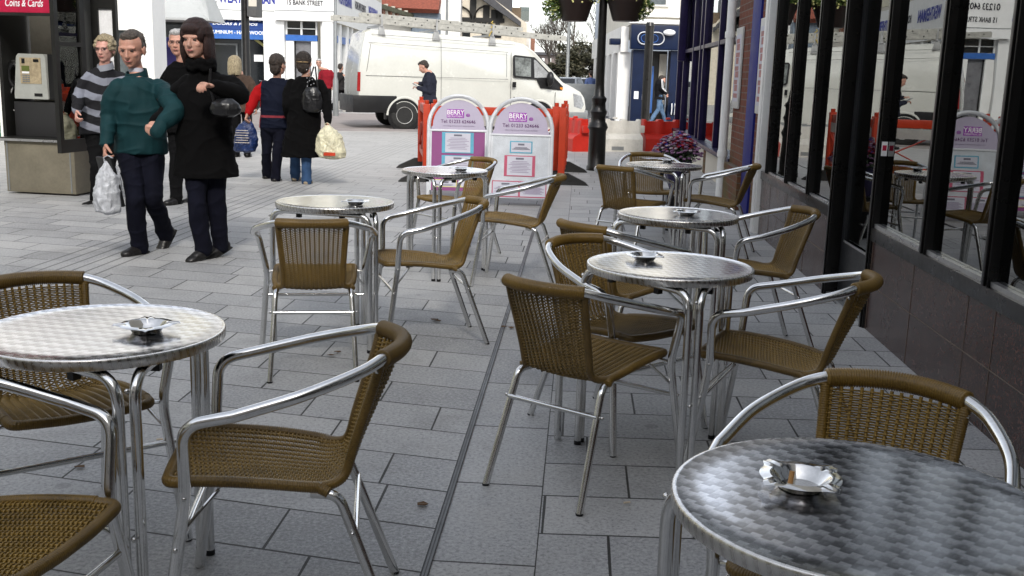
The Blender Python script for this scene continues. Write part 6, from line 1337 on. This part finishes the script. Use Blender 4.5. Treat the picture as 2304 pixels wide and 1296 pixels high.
# roofs and trees far up the street
fh = bld('distant_terrace', (9,120,0), 'distant brown terrace with white windows under the bare trees'); fh.matrix_basis = Matrix.Translation((9,120,0))
b = BB(); b.box(AT(1204,140,118).x,AT(1290,140,118).x,118,126,0,AT(1240,124,118).z); b.go('wall', plain('brown_far_brick',(.17,.14,.13),.9), fh, smooth=False)
b = BB(); b.box(AT(1200,140,118).x,AT(1292,140,118).x,117.5,127,AT(1240,124,118).z,AT(1240,118,118).z); b.go('roof', M['slate'], fh, smooth=False)
for x_ in (1222,1237,1255,1270): 
    b = BB(); b.box(AT(x_-3,136,117.9).x,AT(x_+3,136,117.9).x,117.85,117.99,AT(x_,140,118).z,AT(x_,131,118).z); b.go('window', M['white'], fh, smooth=False)
bark = plain('grey_brown_bark', (.075,.062,.05), .9, 0, .3, 5)
def tree(x, y, h_, spread, label, seed, evergreen=0, depth=5, twig=True):
    rnd = random.Random(seed); t = empty('bare_tree' if not evergreen else 'leafy_tree', (x,y,0), 0, label, 'tree', 'trees at the end of the side street'); tr = MB(); cr = MB()
    def grow(p, d, L_, r_, k):
        q = p+d*L_; mid = p.lerp(q,.5)+Vector((rnd.uniform(-1,1),rnd.uniform(-1,1),0))*L_*.06
        (tr if k < 2 else cr).tube([p, mid, q], [r_, r_*.85, r_*.7], 5 if k > 1 else 8, False)
        if k >= depth: return
        for _ in range(3 if k < 3 else rnd.choice((2,3,3))):
            nd = (d+Vector((rnd.uniform(-1,1)*spread, rnd.uniform(-1,1)*spread, rnd.uniform(-.25,.5)))).normalized(); grow(q if rnd.random() < .7 else mid, nd, L_*rnd.uniform(.62,.85), max(r_*.60,.012), k+1)
    grow(Vector((0,0,0)), Vector((0,0,1)), h_*.27, h_*.018, 0)
    tr.build('trunk', bark, t)
    if twig: cr.build('branches', bark, t, smooth=False)
    if evergreen:
        b = MB()
        for _ in range(evergreen):
            c_ = (rnd.uniform(-1,1)*h_*.38, rnd.uniform(-1,1)*h_*.25, h_*rnd.uniform(.10,.80)); leaves(b, c_, (h_*.13,h_*.13,h_*.09), 130, .16, rnd)
        b.build('crown', lf2, t, smooth=False)
    return t
lf2 = leafmat('dark_leaf', [(.1,(.016,.018,.009)),(.5,(.045,.045,.026)),(.9,(.10,.09,.055))])
for i,(px,Y,h_,ev,lb) in enumerate(((1236,100,9.0,0,'bare tree just right of the van windscreen'),(1262,96,8.0,0,'thin bare tree behind the street lamp'),(1300,92,9.5,0,'large bare tree between street lamp and black lamp post'),(1332,98,10.5,0,'tall bare tree directly behind the black lamp post'),(1374,104,10,0,'bare tree right of the black lamp post'),(1310,86,4.6,30,'dark leafy tree beneath the bare branches'),(1270,84,3.0,20,'low leafy tree just right of the van bonnet'),(1345,88,5.0,26,'dark leafy tree filling the gap behind the lamp post'))):
    p = AT(px, 170, Y); tree(p.x, Y, h_, .62, lb, i+3, ev, 6 if not ev else 4)
# parked cars far up the side street
def car(x, y, rz, c_, label):
    t = empty('parked_car', (x,y,0), rz, label, 'car', 'cars parked up the side street')
    P_ = [(-2.1,.3),(-2.15,.65),(-2.0,.88),(-1.5,.95),(-.95,1.38),(.55,1.42),(1.15,.98),(1.95,.82),(2.1,.55),(2.08,.3)]
    b = MB(); rg = []
    for yy, s_ in ((-.84,.93),(-.80,1),(.80,1),(.84,.93)): rg.append([Vector((x_*(.985 if s_<1 else 1), yy*(.84 if z > 1.1 else 1), z*s_+(.02 if s_<1 else 0))) for x_, z in P_])
    b.rings(rg); b.build('body', plain('car_paint_%d'%int(y), c_, .25, .2, .05, 3, 0, .5, .5), t, fix=True)
    MB().add([Vector((-1.46,-.70,.99)),Vector((-1.46,.70,.99)),Vector((-1.02,.62,1.34)),Vector((-1.02,-.62,1.34))],[(0,1,2,3)]).add([Vector((1.18,-.70,1.0)),Vector((1.18,.70,1.0)),Vector((.62,.62,1.38)),Vector((.62,-.62,1.38))],[(0,1,2,3)]).build('window', M['darkglass'], t, smooth=False).location = (.0,0,.012)
    for sx in (-1.3,1.35):
        for sy in (-.80,.80): MB().lathe([(.2,-.09),(.31,-.09),(.32,0),(.31,.09),(.2,.09)], 20, (sx,sy,.32), Matrix.Rotation(R(90),4,'X')).build('wheel', M['rubber'], t)
    return t
p = AT(1272,195,52); car(p.x, 52, R(78), (.36,.38,.40), 'silver parked car just past the van bonnet'); p = AT(1308,203,62); car(p.x, 62, R(84), (.6,.62,.64), 'white parked car nearest the black lamp post')
gb2 = MB(); q = AT(1312,230,45); gb2.box(q.x-.75,q.x+.6,45,45.4,0,1.15); o = gb2.build('utility_cabinet', M['greymetal'], bevel=.02); tag(o, 'low grey cabinet behind the van nose', 'cabinet')
# right side: pale tall building and navy corner shop
nv = bld('navy_shop', (6,34,0), 'pale stone building with a navy shopfront beyond the red barrier'); nv.matrix_basis = Matrix.Translation((6,34,0)); Yn = 35.0
nx = lambda px, py=150, Y=Yn: AT(px,py,Y).x
nz = lambda px, py, Y=Yn: AT(px,py,Y).z
b = BB(); b.box(nx(1414),12,Yn,Yn+14,nz(1450,56),9); b.go('upper_wall', plain('pale_upper_render',(.66,.63,.55),.75,0,.06,1.2,.1), nv, smooth=False)
b = BB(); b.box(nx(1409),12,Yn-.35,Yn-.001,nz(1450,54),nz(1450,44)); b.box(nx(1412),12,Yn-.22,Yn-.001,nz(1450,38),nz(1450,32)); b.go('cornice', M['render_white'], nv, smooth=False)
b = BB(); b.box(nx(1455,5),nx(1505,5),Yn-.1,Yn-.001,nz(1470,14),nz(1470,11)); b.go('window_sill', M['render_white'], nv, smooth=False)
b = BB(); b.box(nx(1462,5),nx(1498,5),Yn-.04,Yn-.001,nz(1470,10),nz(1470,-60)); b.go('window_pane', M['midglass'], nv, smooth=False)
b = BB(); b.box(nx(1413),nx(1522),Yn-.5,Yn-.1,nz(1450,112),nz(1450,57)); fz = b.go('fascia', M['navy'], nv, bevel=.05)
# blank rounded panel on the fascia, light outline round dark letters
ox0, ox1, oz0, oz1 = nx(1428), nx(1486), nz(1455,101), nz(1455,74); rd_ = (oz1-oz0)/2
ov = [Vector((ox0+rd_-rd_*math.cos(a), Yn-.52, oz0+rd_+rd_*math.sin(a))) for a in [-math.pi/2+math.pi*i/10 for i in range(11)]]+[Vector((ox1-rd_+rd_*math.cos(a), Yn-.52, oz0+rd_+rd_*math.sin(a))) for a in [math.pi/2-math.pi*i/10 for i in range(11)]]
b = BB(); b.tube(ov+[ov[0],ov[1]], [(.05,.02)]*(len(ov)+2), 6); b.go('oval_outline', M['inkwhite'], nv)
for fx in (.28,.62): b = BB(); q = Vector((ox0+(ox1-ox0)*fx,Yn-.51,(oz0+oz1)/2)); b.tube([q+Vector((.13*math.cos(a*.52),0,.12*math.sin(a*.52))) for a in range(13)], [(.02,.01)]*13, 5, False); b.go('ring_letter', M['bluepaint'], nv)
b = BB(); q = Vector((nx(1500,75),Yn-.62,nz(1500,75))); b.ball(q, (.20,.12,.10), 12, 8); b.go('fascia_lamp', M['inkwhite'], nv)
gz = nz(1450,112)-.01
b = BB(); b.box(nx(1421),nx(1448),Yn-.3,Yn+.3,0,gz); b.box(nx(1505),nx(1526),Yn-.3,Yn+.3,0,gz); b.go('navy_pier', M['navy'], nv, smooth=False)
b = BB(); b.box(nx(1448),nx(1506),Yn+.6,Yn+.7,0,gz); b.go('entrance', M['blackplastic'], nv, smooth=False)
b = BB(); b.box(nx(1466),nx(1476),Yn+.5,Yn+.59,.3,gz-.5); b.go('blue_door_leaf', M['bluepaint'], nv, smooth=False); b = BB(); b.box(nx(1488),nx(1504),Yn+.5,Yn+.59,.6,gz-.1); b.go('bright_window', M['cream2'], nv, smooth=False)
b = BB(); b.box(nx(1424,215),nx(1434,215),Yn-.32,Yn-.301,nz(1430,222),nz(1430,205)); b.box(nx(1442,215),nx(1449,215),Yn-.32,Yn-.301,nz(1430,224),nz(1430,212)); b.go('notice', M['inkwhite'], nv, smooth=False)
# side wall receding up the lane
b = BB(); xs_ = nx(1413); b.box(xs_-.25,xs_,Yn+.2,Yn+14,nz(1450,118),nz(1450,60)); b.go('side_fascia', M['render_white'], nv, smooth=False)
for i in range(6): b = BB(); b.box(xs_-.3,xs_+.1,Yn+.3+i*2.2,Yn+.8+i*2.2,0,nz(1450,118)); b.go('side_pilaster', M['render_white'], nv, smooth=False)
b = BB(); b.box(xs_-.05,xs_+.1,Yn+.8,Yn+14,.6,nz(1450,119)); b.go('side_window', M['darkglass'], nv, smooth=False); b = BB(); b.box(xs_-.1,xs_+.1,Yn+.8,Yn+14,0,.6); b.go('side_riser', M['navy'], nv, smooth=False)
b = BB(); b.box(xs_-.6,xs_-.26,Yn+.2,Yn+.7,nz(1395,100),nz(1395,86)); b.go('side_sign', M['navy'], nv, bevel=.03)
lb_ = bld('grey_lane_building', (5,60,0), 'pale blue grey building up the lane beside the navy shop'); lb_.matrix_basis = Matrix.Translation((5,60,0))
b = BB(); b.box(AT(1380,100,56).x,12,56,70,0,10); b.go('wall', plain('pale_blue_render',(.5,.55,.62),.75), lb_, smooth=False)
b = BB(); b.box(AT(1376,160,55).x,AT(1396,160,55).x,55,55.99,AT(1380,155,55).z,AT(1380,132,55).z); b.go('shop_sign', plain('dark_green_board',(.02,.05,.045),.5), lb_, smooth=False)
b = BB(); b.box(AT(1378,100,55).x,AT(1396,100,55).x,55.5,55.99,AT(1380,131,55).z,AT(1380,78,55).z); b.go('bay', M['cream'], lb_, smooth=False)
b = BB(); b.box(AT(1372,200,54).x,AT(1396,200,54).x,54,54.99,0,AT(1380,155,54).z); b.go('brick_base', plain('mauve_brick',(.10,.06,.06),.9), lb_, smooth=False)
# street walls out of the frame, seen in the steel and glass reflections
ls = bld('terrace_row', (-13,2,0), 'cream rendered terrace along the far side of the street'); ls.matrix_basis = Matrix.Translation((-13,2,0))
b = BB(); b.box(-20,-12.5,-14,17.5,0,8); b.go('wall', M['cream'], ls, smooth=False)
for i in range(9):
    for z0_ in (0.6,4.4): b = BB(); b.box(-12.5,-12.42,-12+i*3.2,-10.3+i*3.2,z0_,z0_+2.1); b.go('window_pane', M['midglass'], ls, smooth=False)
